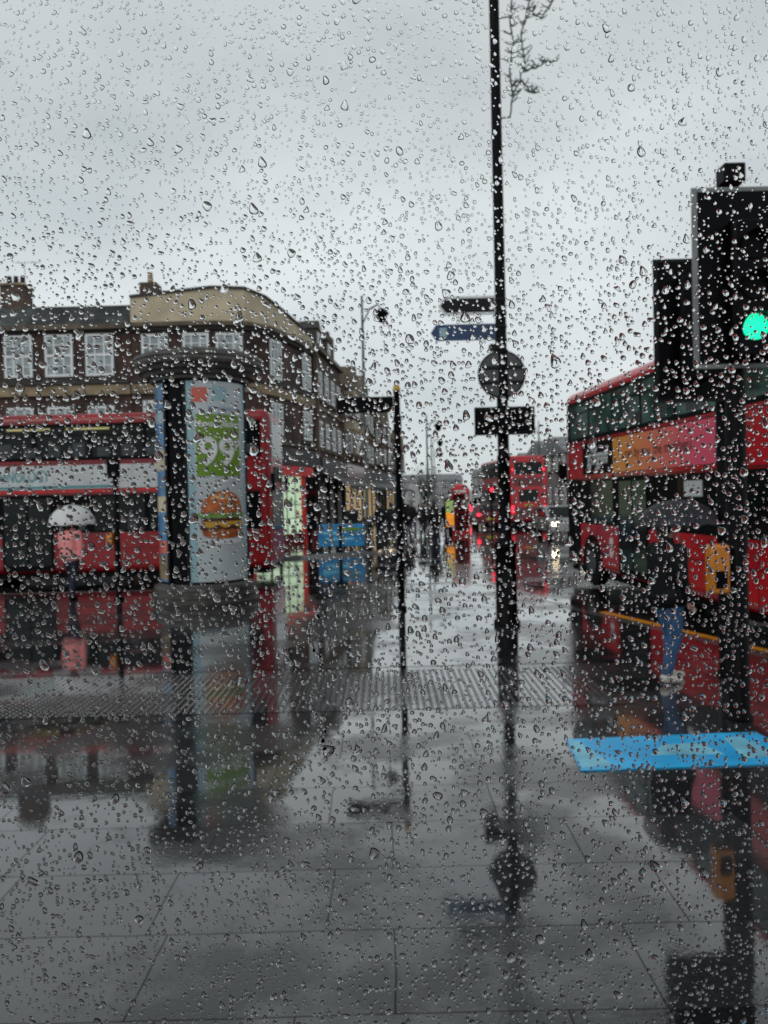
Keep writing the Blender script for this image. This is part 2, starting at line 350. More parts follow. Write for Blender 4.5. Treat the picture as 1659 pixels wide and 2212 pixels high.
e=top('floor_mat','bright blue printed advertising mat lying on the wet pavement','mat',(0,0,0))
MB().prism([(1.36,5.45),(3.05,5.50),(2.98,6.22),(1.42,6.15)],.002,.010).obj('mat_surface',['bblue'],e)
MB().prism([(1.38,5.50),(1.62,5.51),(1.50,6.10),(1.43,6.10)],.011,.013).obj('printed_patch',['cyan'],e)
MB().prism([(1.95,5.72),(2.5,5.70),(2.42,5.98),(2.12,5.95)],.011,.013).obj('printed_patch',['cyan'],e)
MB().prism([(2.6,5.60),(2.9,5.64),(2.80,6.10),(2.66,6.08)],.011,.013).obj('printed_patch',['cyan'],e)

# ------------------------------------------------------------------ advertising column
CX,CY=-3.60,15.35; TH=math.atan2(-CY,-CX)
e=top('advertising_column','tall round advertising column with burger poster on ringed plinth','advertising column',(CX,CY,0))
prof=[(1.03,0),(1.05,.06),(1.01,.075),(1.01,.14),(1.03,.155),(1.03,.21),(.99,.225),(.99,.29),(1.0,.305),(.99,.36),(.90,.38),(.88,.41)]
MB().lathe(prof,64,).obj('plinth',['capst'],e,smooth=True,ang=30)
MB().lathe([(.84,.40),(.84,4.32)],64).obj('drum',['black'],e,smooth=True,ang=30)
prof=[(.86,4.29),(.95,4.31),(.95,4.37),(1.06,4.39),(1.09,4.46),(1.17,4.48),(1.20,4.55),(1.26,4.57),(1.28,4.63),(1.25,4.69),(1.27,4.71),(1.25,4.77),(1.16,4.79),(1.12,4.84),(.9,4.87),(.85,4.90),(.5,4.93),(.1,4.94)]
MB().lathe(prof,64).obj('roof_cap',['capst'],e,smooth=True,ang=30)
for a in (-50,-20,72,102,165,220):
    t=TH+R(a); MB().tube([(.875*math.cos(t),.875*math.sin(t),.41),(.875*math.cos(t),.875*math.sin(t),4.29)],.03,8).obj('frame_rib',['dgrey'],e,smooth=True)
def patch(r,a0,a1,zl,zh,n=16):
    mb=MB(); vs=[];fs=[]
    for i in range(n+1):
        s=i/n; a=TH+R(a0+(a1-a0)*s); lo=zl(s) if callable(zl) else zl; hi=zh(s) if callable(zh) else zh
        vs+=[(r*math.cos(a),r*math.sin(a),lo),(r*math.cos(a),r*math.sin(a),hi)]
    for i in range(n): fs.append((2*i,2*i+2,2*i+3,2*i+1))
    return mb.add(vs,fs)
p=patch(.872,-18,70,.46,4.26,24).obj('poster',['ppost'],e,smooth=True,label='white poster with green price panel and burger')
patch(.874,-18,-9,.46,4.26,6).obj('poster_edge',['pcyan'],p,smooth=True)
patch(.874,60,70,.46,4.26,6).obj('poster_edge',['pcyan'],p,smooth=True)
patch(.876,-7,54,2.46,3.64).obj('green_panel',['gpost'],p,smooth=True)
patch(.876,-11,8,3.86,4.14).obj('red_square',['pred'],p,smooth=True)
patch(.876,14,34,3.90,4.16).obj('pale_square',['pcyan'],p,smooth=True)
cs=lambda s:math.sqrt(max(0,1-(2*s-1)**2))
patch(.876,-4,56,lambda s:1.72,lambda s:1.76+.42*cs(s)**.8,24).obj('printed_bun',['bun'],p,smooth=True)
patch(.8775,8,38,lambda s:2.02,lambda s:2.03+.09*cs(s),16).obj('printed_bun_highlight',['bunhi'],p,smooth=True)
patch(.878,-8,59,lambda s:1.66+.03*math.sin(s*40),lambda s:1.755+.02*math.sin(s*33),40).obj('printed_lettuce',['lettuce'],p,smooth=True)
patch(.879,-3,54,1.56,1.665).obj('printed_patty',['patty'],p,smooth=True)
patch(.881,-3,55,lambda s:1.55-.07*abs(math.sin(s*9)),1.60,30).obj('printed_cheese',['cheese'],p,smooth=True)
patch(.878,-5,56,lambda s:1.46-.03*abs(math.sin(s*14)),1.54,30).obj('printed_patty',['patty'],p,smooth=True)
patch(.877,-3,54,lambda s:1.42-.15*cs(s)**.6,1.47,24).obj('printed_bun',['bun'],p,smooth=True)
patch(.876,2,52,lambda s:1.20-.03*cs(s),1.26,24).obj('printed_plate',['white'],p,smooth=True)
def wraptext(body,size,adeg,z,mt,r=.884,bold=0):
    me=text_mesh(body,size,mt,0,bold=bold)
    for v in me.vertices:
        a=TH+R(adeg)+v.co.x/.87; zz=v.co.y+z; v.co=(r*math.cos(a),r*math.sin(a),zz)
    return link(me,'lettering',p)
wraptext('99',.74,20,2.90,'white',.890,.014); wraptext('p',.26,49,3.12,'white',.888,.006); wraptext('Mayo Chicken',.165,23,3.45,'white',.886,.004)
wraptext('Pound Saver Menu',.10,34,3.75,'pblue')
patch(.872,-84,-50,.46,4.26,12).obj('poster',['pblue'],e,smooth=True,label='blue and cream poster strip')
for i,(a,b_,mt) in enumerate([(.5,.95,'stone'),(1.0,1.25,'pred'),(2.6,3.0,'cream'),(1.8,2.1,'cream'),(3.5,3.7,'pcyan')]):
    patch(.875,-82,-53,a,b_,8).obj('poster_block',[mt],e,smooth=True)
patch(.872,105,160,.46,4.26,12).obj('poster',['ppost'],e,smooth=True)

# ------------------------------------------------------------------ buses
def bus(label,loc,rz,side,L=10.5,ug='bglass',lights=False,door=(),front_lit=False,rear_lit=False,wheels=(3.6,-2.4),group=None,paint='red'):
    e=top('double_decker_bus',label,'bus',loc,rz,group)
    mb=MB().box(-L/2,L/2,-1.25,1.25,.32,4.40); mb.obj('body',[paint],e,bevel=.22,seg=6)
    MB().box(-L/2+.12,L/2-.12,-1.15,1.15,.22,.33).obj('underframe',['black'],e)
    for s in (-1,1):
        vis=(s==side)
        y=lambda d:sorted((s*1.25,s*(1.25+d)))
        def sb(x0,x1,z0,z1,d=.004,mts=('bglass',),name='panel',**k):
            a,b=y(d); return MB().box(x0,x1,a,b,z0,z1).obj(name,list(mts),e,**k)
        n=7; x0=-L/2+.35; w=(L-.7)/n
        sb(-L/2+.28,L/2-.24,3.20,4.13,.006,('black',),'upper_window_band')
        sb(-L/2+.9,L/2-.28,1.36,2.32,.006,('black',),'lower_window_band')
        for i in range(n):
            a=x0+i*w+.06; b=x0+(i+1)*w-.06
            wi=sb(a,b,3.28,4.05,.012,(ug,),'window')
            if vis: sb(a+.03,b-.03,3.82,3.85,.016,('black',),'window_rail')
            if vis and any(a<dx1 and b>dx0 for dx0,dx1 in door): continue
            if i>0: sb(a,b,1.40,2.28,.012,('bglass',),'window')
        sb(-L/2+.2,L/2-.2,2.34,2.37,.012,('dred',),'trim_strip'); sb(-L/2+.2,L/2-.2,3.13,3.16,.012,('dred',),'trim_strip')
        sb(-L/2+.2,L/2-.2,.95,.97,.010,('dred',),'trim_strip')
        for k in range(8):
            xx=-L/2+.9+k*1.25; sb(xx,xx+.012,.4,1.34,.003,('dred',),'panel_seam')
        if vis:
            for dx0,dx1 in door:
                d=sb(dx0,dx1,.42,2.34,.016,('black',),'door')
                m_=(dx0+dx1)/2
                for a,b in ((dx0+.06,m_-.03),(m_+.03,dx1-.06)):
                    a_,b_=sorted((s*1.266,s*1.27)); MB().box(a,b,a_,b_,.55,2.25).obj('door_glass',['bglass'],d)
        for wx in wheels:
            a_,b_=y(.003); mb=MB(); pts=[(wx+.62*math.cos(t),.5+.62*math.sin(t)) for t in np.linspace(-.25,math.pi+.25,20)]
            mb.prismy(pts,a_,b_) ; mb.obj('wheel_arch',['black'],e)
            wh=MB().tube([(wx,s*1.02,.5),(wx,s*1.05,.5),(wx,s*1.24,.5),(wx,s*1.275,.5)],[.46,.5,.5,.44],28).obj('wheel',['rubber'],e,smooth=True)
            MB().tube([(wx,s*1.2,.5),(wx,s*1.285,.5)],[.29,.25],20).obj('rim',['mgrey'],wh,smooth=True)
    f=L/2
    for s,nm in ((1,'front'),(-1,'rear')):
        def fb(y0,y1,z0,z1,d,mt,name):
            a,b=sorted((s*f,s*(f+d))); return MB().box(a,b,y0,y1,z0,z1).obj(name,[mt],e)
        if s==1:
            fb(-1.02,1.02,3.2,4.12,.012,ug,'window'); fb(-1.02,1.02,1.3,2.35,.012,'bglass','windscreen'); fb(-.8,.8,2.55,2.95,.012,'black','destination_display')
            for yy in (-.85,.85): fb(yy-.13,yy+.13,.65,.85,.02,'litwhite' if front_lit else 'grey','headlight')
            if not front_lit:
                for yy in (-1.3,1.3): MB().box(f+.02,f+.12,yy-.1,yy+.1,2.3,2.75).obj('wing_mirror',['black'],e,bevel=.02)
        else:
            fb(-.85,.85,3.25,4.0,.012,ug,'window'); fb(-.6,.6,1.55,2.3,.012,'bglass','window'); fb(-.8,.8,.5,1.2,.01,'dred','engine_grille'); fb(-.9,.9,2.5,3.05,.01,'dred','advert_panel')
            for yy in (-1.0,1.0):
                fb(yy-.07,yy+.07,.9,1.3,.02,'litred' if rear_lit else 'dred','tail_light')
            for yy in (-.95,.95): fb(yy-.05,yy+.05,3.5,3.58,.02,'litred' if rear_lit else 'dred','tail_light')
            fb(-.26,.26,1.28,1.4,.02,'plate','number_plate')
    return e
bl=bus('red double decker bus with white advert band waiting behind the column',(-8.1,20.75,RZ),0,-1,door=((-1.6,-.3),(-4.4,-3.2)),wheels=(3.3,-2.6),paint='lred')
MB().box(-5.0,2.6,-1.262,-1.25,2.48,3.08).obj('advert_panel',['bwhite'],bl,label='white advert band on the bus side')
MB().box(-5.0,2.6,-1.264,-1.25,2.39,2.44).obj('advert_line',['bred'],bl)
MB().box(-2.0,1.4,-1.266,-1.262,2.50,2.56).obj('advert_line',['teal'],bl)
link(text_mesh('TECHNOLOGY',.40,'teal',.001,'RIGHT',bold=.006),'lettering',bl,(-.35,-1.2645,2.80),(R(90),0,0)).scale=(.64,1,1)
for a in (-1.4,.1): MB().box(a,a+1.1,-1.268,-1.262,3.97,4.02).obj('interior_light',['lityel'],bl)
M['seat']=mat('seat_behind_glass',(.045,.058,.064),.7,var=.6)
rs=random.Random(3)
for i in range(16):
    x=-4.7+i*.62
    MB().box(x,x+.3,-1.265,-1.262,3.29,3.52+.06*(i%3)).obj('seat_back',['seat'],bl)
    if i%2==0 and not(-2<x<-.2): MB().box(x+.1,x+.1+rs.uniform(.15,.4),-1.265,-1.262,1.42,1.6+rs.uniform(.1,.4)).obj('seat_back',['seat'],bl)
br=bus('red double decker bus with orange and pink advert beside the kerb',(6.03,13.45,RZ+.03),R(94),1,ug='tglass',door=((4.22,5.05),(.45,1.85)),wheels=(3.45,-4.0))
MB().box(2.1,3.95,1.25,1.262,2.44,3.12).obj('advert_panel',['black'],br,label='black advert panel with white lettering')
MB().box(-2.3,2.1,1.25,1.262,2.44,3.12).obj('advert_panel',['grad'],br,label='orange to pink advert panel')
MB().box(-2.75,-2.32,1.25,1.262,2.45,3.11).obj('pillar_panel',['pinkp'],br)
link(text_mesh('giffgaff',.50,'white',.001,bold=.008),'lettering',br,(3.0,1.264,2.80),(R(90),0,R(180)))
link(text_mesh('run by you, the members',.27,'textdark',.001,bold=.002),'lettering',br,(.1,1.264,2.78),(R(90),0,R(180)))
MB().box(-1.6,-1.0,1.263,1.27,1.95,2.2).obj('window_notice',['bwhite'],br)
mb=MB(); 
for zc in (1.02,.80):
    pts=[(2.3+.1*math.cos(t),zc+.1*math.sin(t)) for t in np.linspace(0,6.283,19)[:-1]]; mb.prismy(pts,1.251,1.258)
mb.obj('round_emblem',['white'],br)
for i in range(7):
    xx=4.0-i*1.1; MB().box(xx,xx+.4,1.263,1.265,3.30,3.52).obj('seat_back',['seat'],br)
bf=bus('red double decker bus seen from behind with tail lights on',(8.75,52.6,RZ),R(92),1,rear_lit=True,wheels=(3.6,-2.4))

# ------------------------------------------------------------------ cars
def car(label,loc,rz,mt,H=1.45,L=4.2,van=False,lit=True):
    e=top('van' if van else 'car',label,'van' if van else 'car',loc,rz)
    if van: pr=[(-L/2,.35),(L/2,.35),(L/2,.95),(L/2-.5,1.15),(L/2-1.2,H-.08),(L/2-1.6,H),(-L/2+.1,H),(-L/2,H-.15)]
    else: pr=[(-L/2,.3),(L/2,.3),(L/2,.72),(L/2-.9,.92),(L/2-1.6,H-.04),(L/2-2,H),(-L/2+.9,H),(-L/2+.15,1.0),(-L/2,.9)]
    MB().prismy(pr,-.85,.85).obj('body',[mt],e,bevel=.07,seg=3)
    for s in (-1,1):
        a,b=sorted((s*.85,s*.855))
        if not van: MB().prismy([(-L/2+.5,.95),(L/2-1.15,.95),(L/2-1.75,H-.1),(-L/2+1,H-.1)],a,b).obj('side_window',['bglass'],e)
        for wx in (-L/2+.75,L/2-.75):
            w=MB().tube([(wx,s*.66,.31),(wx,s*.86,.31)],.31,18).obj('wheel',['rubber'],e); MB().tube([(wx,s*.86,.31),(wx,s*.87,.31)],.19,14).obj('rim',['grey'],w)
        MB().box(L/2-.06,L/2+.02,s*.62-.14,s*.62+.14,.6,.74).obj('headlight',['litwhite'],e)
        MB().box(-L/2-.02,-L/2+.05,s*.7-.1,s*.7+.1,.75,(1.3 if van else .9)).obj('tail_light',['litred'],e)
    MB().box(-L/2-.012,-L/2,-.25,.25,.5,.62).obj('number_plate',['plate'],e)
    if van: MB().box(-L/2-.01,-L/2,-.6,.6,1.3,1.8).obj('rear_window',['bglass'],e)
    else:
        mb=MB(); mb.add([(-L/2+.2,-.6,1.05),(-L/2+.2,.6,1.05),(-L/2+.78,.55,H-.06),(-L/2+.78,-.55,H-.06)],[(0,3,2,1)]); 
        o=mb.obj('rear_window',['bglass'],e,loc=(-.03,0,.03))
        mb=MB(); mb.add([(L/2-.92,-.7,.94),(L/2-.92,.7,.94),(L/2-1.58,.6,H-.05),(L/2-1.58,-.6,H-.05)],[(0,1,2,3)]); mb.obj('windscreen',['bglass'],e,loc=(.03,0,.02))
    return e
car('dark red car braking with tail lights on wet road',(6.55,49,RZ),R(88),'dred')
car('silver car with headlights on driving along the wet road',(8.35,36.5,RZ),R(-92),'grey')
car('tall white van with red tail lights on in the traffic',(7.9,66,RZ),R(90),'white',H=2.5,L=5.4,van=True)
car('dark car with headlights on further along the street',(11.0,56,RZ),R(-94),'dgrey')

# ------------------------------------------------------------------ buildings
WM={}
def winmesh(w,h,glass='wglass',bars=2,sur='dstone'):
    k=(w,h,glass,bars,sur)
    if k in WM: return WM[k]
    mb=MB(); mb.box(-w/2-.1,w/2+.1,-.03,.0,-h/2-.1,h/2+.12,2)
    mb.box(-w/2,w/2,-.045,-.031,-h/2,h/2,1)
    f=.09
    mb.box(-w/2,-w/2+f,-.085,-.046,-h/2,h/2,0); mb.box(w/2-f,w/2,-.085,-.046,-h/2,h/2,0)
    mb.box(-w/2+f,w/2-f,-.084,-.046,h/2-f,h/2,0); mb.box(-w/2+f,w/2-f,-.084,-.046,-h/2,-h/2+f,0); mb.box(-w/2+f,w/2-f,-.09,-.046,-.05,.05,0)
    for i in range(1,bars+1):
        x=-w/2+w*i/(bars+1); mb.box(x-.025,x+.025,-.08,-.047,-h/2+f,-.05,0); mb.box(x-.025,x+.025,-.08,-.047,.05,h/2-f,0)
    for zz in (-h/4,h/4): mb.box(-w/2+f,w/2-f,-.078,-.047,zz-.018,zz+.018,0)
    mb.box(-w/2-.16,w/2+.16,-.16,-.0,-h/2-.2,-h/2-.1,2)
    WM[k]=mb.mesh('window',['frame',glass,sur]); return WM[k]
def addwin(parent,p0,ang,x,z,w,h,**k):
    d=Vector((math.cos(ang),math.sin(ang),0)); q=Vector((p0[0],p0[1],0))+d*x
    link(winmesh(w,h,**k),'window',parent,(q.x,q.y,z),(0,0,ang))
def seg_box(parent,p0,ang,x0,x1,proud,z0,z1,mt,name,back=.05,**k):
    return MB().box(x0,x1,-proud,back,z0,z1).obj(name,[mt],parent,(p0[0],p0[1],0),(0,0,ang),**k)
A=top('brick_building','brown brick terrace with slate mansard roof and white sash windows','building')
p0=(-34,31)
MB().box(0,24,0,10,0,8.95).obj('wall',['brick'],A,(p0[0],p0[1],0))
seg_box(A,p0,0,0,23.95,.28,8.95,9.15,'gstone','cornice')
mb=MB().add([(0,0,9.15),(24,0,9.15),(24,.7,10.1),(0,.7,10.1),(24,10,9.15),(0,10,9.15),(24,9.5,10.1),(0,9.5,10.1)],[(0,1,2,3),(3,2,6,7),(1,4,6,2),(4,5,7,6),(5,0,3,7)]); mb.obj('roof',['slate'],A,(p0[0],p0[1],0))
seg_box(A,p0,0,0,23.95,.12,6.35,6.75,'stone','string_course'); seg_box(A,p0,0,0,23.95,.2,6.78,6.9,'dstone','string_course')
seg_box(A,p0,0,0,23.95,.16,3.5,4.2,'navyshop','shop_fascia'); seg_box(A,p0,0,.2,23.8,.06,.4,3.45,'shopdark','shop_window')
for i in range(12):
    addwin(A,p0,0,24-1.25-i*1.63,7.95,1.12,1.68,bars=2); 
    if i<11: addwin(A,p0,0,24-1.25-i*1.63,5.2,1.06,1.4,bars=2)
for cx,cw in ((18.8,.95),(8,1.2)):
    ch=MB().box(cx-cw/2,cx+cw/2,1.0,1.9,9.5,11.1).obj('chimney',['brick2'],A,(p0[0],p0[1],0))
    MB().box(cx-cw/2-.06,cx+cw/2+.06,.94,1.96,11.1,11.2).obj('chimney_cap',['stone'],ch)
    for k in (-.28,.0,.28): MB().tube([(cx+k,1.45,11.2),(cx+k,1.45,11.6)],[.11,.09],10).obj('chimney_pot',['brick'],ch)
MB().tube([(19.2,1.4,11.2),(19.2,1.4,12.2)],.015,6).tube([(18.8,1.4,12.15),(19.9,1.4,12.15)],.012,6).tube([(19,1.2,12.15),(19,1.6,12.15)],.01,6).tube([(19.6,1.2,12.15),(19.6,1.6,12.15)],.01,6).obj('roof_aerial',['grey'],A,(p0[0],p0[1],0))
B=top('corner_building','curved brick corner building with tall cream parapet and lit corner shop','building')
poly=[(-9.98,31),(-6.7,31.0),(-5.45,31.25),(-4.75,32.1),(-4.25,33.6),(-3.8,35.4),(-3.3,37.3)]
foot=poly+[(-9.98,41)]
MB().prism([foot[i] for i in range(len(foot))],0,9.0).obj('wall',['brick'],B)
def offs(poly,d):
    out=[]
    for i,p in enumerate(poly):
        a=Vector(poly[max(i-1,0)]);b=Vector(poly[min(i+1,len(poly)-1)]); t=(b-a).normalized(); out.append((p[0]+t.y*d,p[1]-t.x*d))
    return out
def band(d,z0,z1,mt,name,back=.3,zt=None,pl=None):
    pl=pl or poly
    o_=offs(pl,d); i_=offs(pl,-back); mb=MB()
    pp=o_+i_[::-1]; mb.prism(pp,z0,z1); return mb.obj(name,[mt],B)
band(.30,9.0,9.16,'gstone','cornice'); band(.16,8.86,8.998,'dstone','cornice')
o_=offs(poly,.02); i_=offs(poly,-.35); hs=[10.2,10.5,10.5,10.35,10.15,9.95,9.7]; vs=[];fs=[]
for k in range(len(poly)):
    vs+=[(*o_[k],9.162),(*o_[k],hs[k]),(*i_[k],hs[k]),(*i_[k],9.162)]
for k in range(len(poly)-1):
    a=4*k;b=a+4; fs+=[(a,b,b+1,a+1),(a+1,b+1,b+2,a+2),(a+2,b+2,b+3,a+3)]
fs+=[(0,1,2,3),(4*len(poly)-4,4*len(poly)-1,4*len(poly)-2,4*len(poly)-3)]
MB().add(vs,fs).obj('parapet',['cream'],B)
vs=[];fs=[]; o2=offs(poly,.1)
for k in range(len(poly)): vs+=[(*o2[k],hs[k]+.002),(*o2[k],hs[k]+.10),(*i_[k],hs[k]+.10),(*i_[k],hs[k]+.002)]
for k in range(len(poly)-1):
    a=4*k;b=a+4; fs+=[(a,b,b+1,a+1),(a+1,b+1,b+2,a+2),(a,a+3,b+3,b)]
MB().add(vs,fs).obj('coping',['dstone'],B)
band(.12,6.35,6.75,'stone','string_course'); band(.2,6.78,6.9,'dstone','string_course'); band(.1,4.35,4.45,'gstone','string_course')
band(.25,3.45,4.2,'navyshop','shop_fascia')
band(.62,2.98,3.38,'bred','shop_canopy',pl=poly[2:6])
ch=MB().box(-9.9,-9.2,32,32.8,9,11.1).obj('chimney',['brick2'],B); MB().tube([(-9.55,32.4,11.1),(-9.55,32.4,11.6)],[.13,.1],10).obj('chimney_pot',['stone'],ch)
for k in range(len(poly)-1):
    a=Vector(poly[k]);b=Vector(poly[k+1]); Ls=(b-a).length; an=math.atan2(b.y-a.y,b.x-a.x)
    xs=[.95,2.6] if k==0 else ([Ls/2] if k in (1,3,5) else [])
    ww=1.05 if Ls>1.2 else .75
    for x in xs:
        addwin(B,poly[k],an,x,7.9,ww,1.65,bars=2); addwin(B,poly[k],an,x,5.4,ww,1.35,bars=2)
    lit=k in (2,3,4)
    seg_box(B,poly[k],an,.12,Ls-.12,.05,.45,2.97,'shoplit' if lit else 'shopdark','shop_window')
    seg_box(B,poly[k],an,.02,Ls-.02,.1,.0,.44,'dred' if k>1 else 'dstone','stall_riser')
    if k in (2,5): seg_box(B,poly[k],an,-.11,.11,.2,0,2.94,'bred','shop_pillar')
    if lit:
        seg_box(B,poly[k],an,Ls/2-.03,Ls/2+.03,.07,.45,2.9,'dgrey','window_mullion')
        for zz in (1.1,1.7,2.3): seg_box(B,poly[k],an,.15,Ls-.15,.055,zz,zz+.04,'navyshop','shelf')
        for j in range(6):
            xx=.2+(Ls-.6)*j/6; zb=random.choice((.5,1.14,1.74)); seg_box(B,poly[k],an,xx,xx+.14,.06,zb,zb+random.uniform(.2,.4),random.choice(['dgrey','gpost','navyshop','pred','mgrey']),'shop_display')
p=Vector((-3.25,37.6)); dirv=Vector((.105,.9945)); hts=[9.3,8.5,8.6,7.8,7.6,6.9]
for i,Hh in enumerate(hts):
    Lw=8.0; ang=math.atan2(dirv.y,dirv.x)
    e=top('terrace_house','brick terrace building with %s above a shop'%('gabled bays' if i%2 else 'tall sash windows'),'building',(p.x,p.y,0),ang,group='terrace buildings along the street')
    MB().box(.01,Lw-.01,0,9,0,Hh).obj('wall',['brick2' if i%2 else 'brick'],e)
    MB().box(.0,Lw,-.25,.05,Hh,Hh+.22).obj('cornice',['gstone'],e)
    r=MB().add([(0,-.1,Hh+.225),(Lw,-.1,Hh+.225),(Lw,4.5,Hh+2.4),(0,4.5,Hh+2.4),(Lw,9,Hh+.225),(0,9,Hh+.225)],[(0,1,2,3),(3,2,4,5),(1,4,2),(0,3,5),(0,5,4,1)]).obj('roof',['slate'],e)
    c=MB().box(Lw-.9,Lw-.1,.3,1.7,Hh+.3,Hh+2.0).obj('chimney',['brick2'],r)
    for k in (.6,1.0,1.4): MB().tube([(Lw-.5,k,Hh+2.0),(Lw-.5,k,Hh+2.4)],[.12,.1],8).obj('chimney_pot',['brick'],c)
    MB().box(-.12,.12,-.2,-.0,3.2,Hh-.02).obj('pilaster',['gstone'],e)
    z1,z2=5.3,min(7.7,Hh-1.0)
    if i%2==1:
        for gx in (2.1,5.9):
            MB().prismy([(gx-1.3,Hh+.0),(gx+1.3,Hh+.0),(gx,Hh+1.6)],-.65,2.5).obj('gable',['gstone'],e)
            MB().box(gx-1.1,gx+1.1,-.64,-.0,4.4,Hh-.02).obj('bay',['cream' if i==1 else 'gstone'],e)
            MB().box(gx-1.15,gx+1.15,-.69,-.0,6.02,6.12).obj('bay_band',['stone'],e)
            for z in (5.25,max(z2,6.95)):
                if z+.7>Hh: continue
                link(winmesh(1.5,1.2,'wglass',2,'gstone'),'window',e,(gx,-.645,z))
                link(winmesh(.4,1.2,'wglass',0,'gstone'),'window',e,(gx-1.105,-.32,z),(0,0,R(-90)))
    else:
        for gx in (2.0,5.0):
            dm=MB().box(gx-.55,gx+.55,.15,2.2,Hh+.3,Hh+1.3).prismy([(gx-.65,Hh+1.301),(gx+.65,Hh+1.301),(gx,Hh+1.8)],.05,2.3).obj('dormer',['dstone'],e)
            link(winmesh(.7,.7,'wglass',1,'gstone'),'dormer_window',e,(gx,.15,Hh+.8))
        for gx in (1.2,3.1,5.0,6.9):
            for z in (5.2,z2): link(winmesh(1.0,1.3,'wglass',1,'gstone'),'window',e,(gx,0,z))
        MB().box(0,Lw,-.1,.0,(z1+z2)/2-.05,(z1+z2)/2+.05).obj('string_course',['stone'],e)
    MB().box(.05,Lw-.05,-.3,0,3.2,4.0).obj('shop_fascia',[['navyshop','dred','dgrey','navyshop','blue','dgrey'][i]],e)
    MB().box(.15,Lw-.15,-.05,0,.4,3.15).obj('shop_window',[['shopdark','shopwarm','shopwarm','shopdark','shopwarm','shopdark'][i]],e)
    for gx in (.15,2.8,5.3,Lw-.15): MB().box(gx-.1,gx+.1,-.15,-.051,0,3.19).obj('shop_pillar',['dstone'],e)
    MB().add([(.2,-.3,3.2),(Lw-.2,-.3,3.2),(Lw-.2,-1.6,2.6),(.2,-1.6,2.6),(Lw-.2,-1.6,2.4),(.2,-1.6,2.4)],[(0,3,2,1),(3,5,4,2)]).obj('awning',['navyshop' if i%2==0 else 'dgrey'],e)
    p=p+dirv*8.05
def block(x0,x1,y0,y1,H,mt,lab,roof=True,ridge=1.6):
    e=top('distant_building',lab,'building')
    MB().box(x0,x1,y0,y1,0,H).obj('wall',[mt],e)
    if roof: MB().add([(x0-.2,y0-.2,H+.002),(x1+.2,y0-.2,H+.002),(x1+.2,(y0+y1)/2,H+ridge),(x0-.2,(y0+y1)/2,H+ridge),(x1+.2,y1,H+.002),(x0-.2,y1,H+.002)],[(0,1,2,3),(3,2,4,5),(1,4,2),(0,3,5),(0,5,4,1)]).obj('roof',['farroof'],e)
    for z in np.arange(1.7,H-.5,2.7):
        for x in np.arange(x0+1,x1-.8,2.1): link(winmesh(.95,1.3,'dglass',1),'window',e,(x,y0,z))
        for y_ in np.arange(y0+1.2,y1-1,2.6): link(winmesh(.95,1.3,'dglass',1),'window',e,(x0,y_,z),(0,0,R(-90)))
block(14,26,58,70,5.0,'far2','low brick building beyond the buses'); block(15.5,26,71,84,5.6,'far1','haze-paled rendered building beyond the buses')
block(16.5,28,85,100,5.2,'far2','low brick building along the far street'); block(-2,7,150,160,4.6,'far1','haze-paled building closing the end of the street')
block(8.0,17,165,175,5.0,'far1','haze-paled building closing the end of the street'); block(18.4,34,150,160,5.4,'far2','brick building at the street end')
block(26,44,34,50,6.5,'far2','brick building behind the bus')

# ------------------------------------------------------------------ trees
def branch(mb,p,d,L,r,depth,spread=.6,n=5,up=.15):
    pts=[Vector(p)];rs=[r];q=Vector(p);dd=Vector(d).normalized()
    for i in range(4):
        dd=(dd+Vector((random.uniform(-.18,.18),random.uniform(-.18,.18),random.uniform(-.1,.2)*1))).normalized(); q=q+dd*L/4; pts.append(q.copy()); rs.append(r*(1-.13*(i+1)))
    mb.tube(pts,rs,n)
    if depth==0: return
    for k in range(3 if depth>1 else 4):
        nd=(dd+Vector((random.uniform(-1,1),random.uniform(-1,1),random.uniform(-.4,.7)))*spread+Vector((0,0,up))).normalized()
        branch(mb,pts[random.choice([2,3,4,4])],nd,L*random.uniform(.6,.8),rs[-1]*.65,depth-1,spread,max(3,n-1),up)
def tree(loc,h,label):
    e=top('bare_tree',label,'tree',loc,0,group='bare street trees')
    MB().tube([(0,0,-.05),(.03,0,h*.15),(0,.04,h*.32)],[h*.035,h*.028,h*.022],10).obj('trunk',['bark'],e,smooth=True)
    mb=MB()
    for k in range(5):
        a=k*1.256+random.random()*.5; branch(mb,(0,.04,h*.31),(math.cos(a)*.6,math.sin(a)*.6,.8),h*.28,h*.014,4,.65,5)
    mb.obj('crown',['bark'],e)
for x,y,h in ((3.6,68,5.0),(4.6,80,5.8),(5.4,93,5.6),(2.5,100,5.5),(12.2,72,5.5),(13.2,90,5.6)):
    tree((x,y,0),h,'small bare winter tree on the wet pavement')

# ------------------------------------------------------------------ main sign pole
def disc_y(mb,cx,cz,r,y0,y1,n=40,m=0):
    return mb.prismy([(cx+r*math.cos(t),cz+r*math.sin(t)) for t in np.linspace(0,2*math.pi,n+1)[:-1]],y0,y1,m)
e=top('sign_pole','tall black lamp column carrying finger signs, round and rectangular signs','sign pole',(1.83,11.65,0))
MB().lathe([(.20,0),(.20,.06),(.165,.10),(.155,1.15),(.17,1.18),(.17,1.24),(.11,1.30),(.09,1.34),(.088,2.5),(.10,2.52),(.10,2.56),(.086,2.58),(.08,6),(.072,11)],24).obj('pole',['black'],e,smooth=True,ang=50)
MB().box(-.08,.08,-.162,-.15,.35,.85).obj('access_door',['dgrey'],e)
s=MB().prismy([(-.94,4.84),(-.84,4.70),(-.08,4.70),(-.08,4.98),(-.84,4.98)],-.03,.0).obj('finger_sign',['white'],e,label='dark finger sign with white border')
MB().prismy([(-.905,4.84),(-.825,4.735),(-.10,4.735),(-.10,4.945),(-.825,4.945)],-.033,-.0305).obj('sign_face',['dgrey'],s)
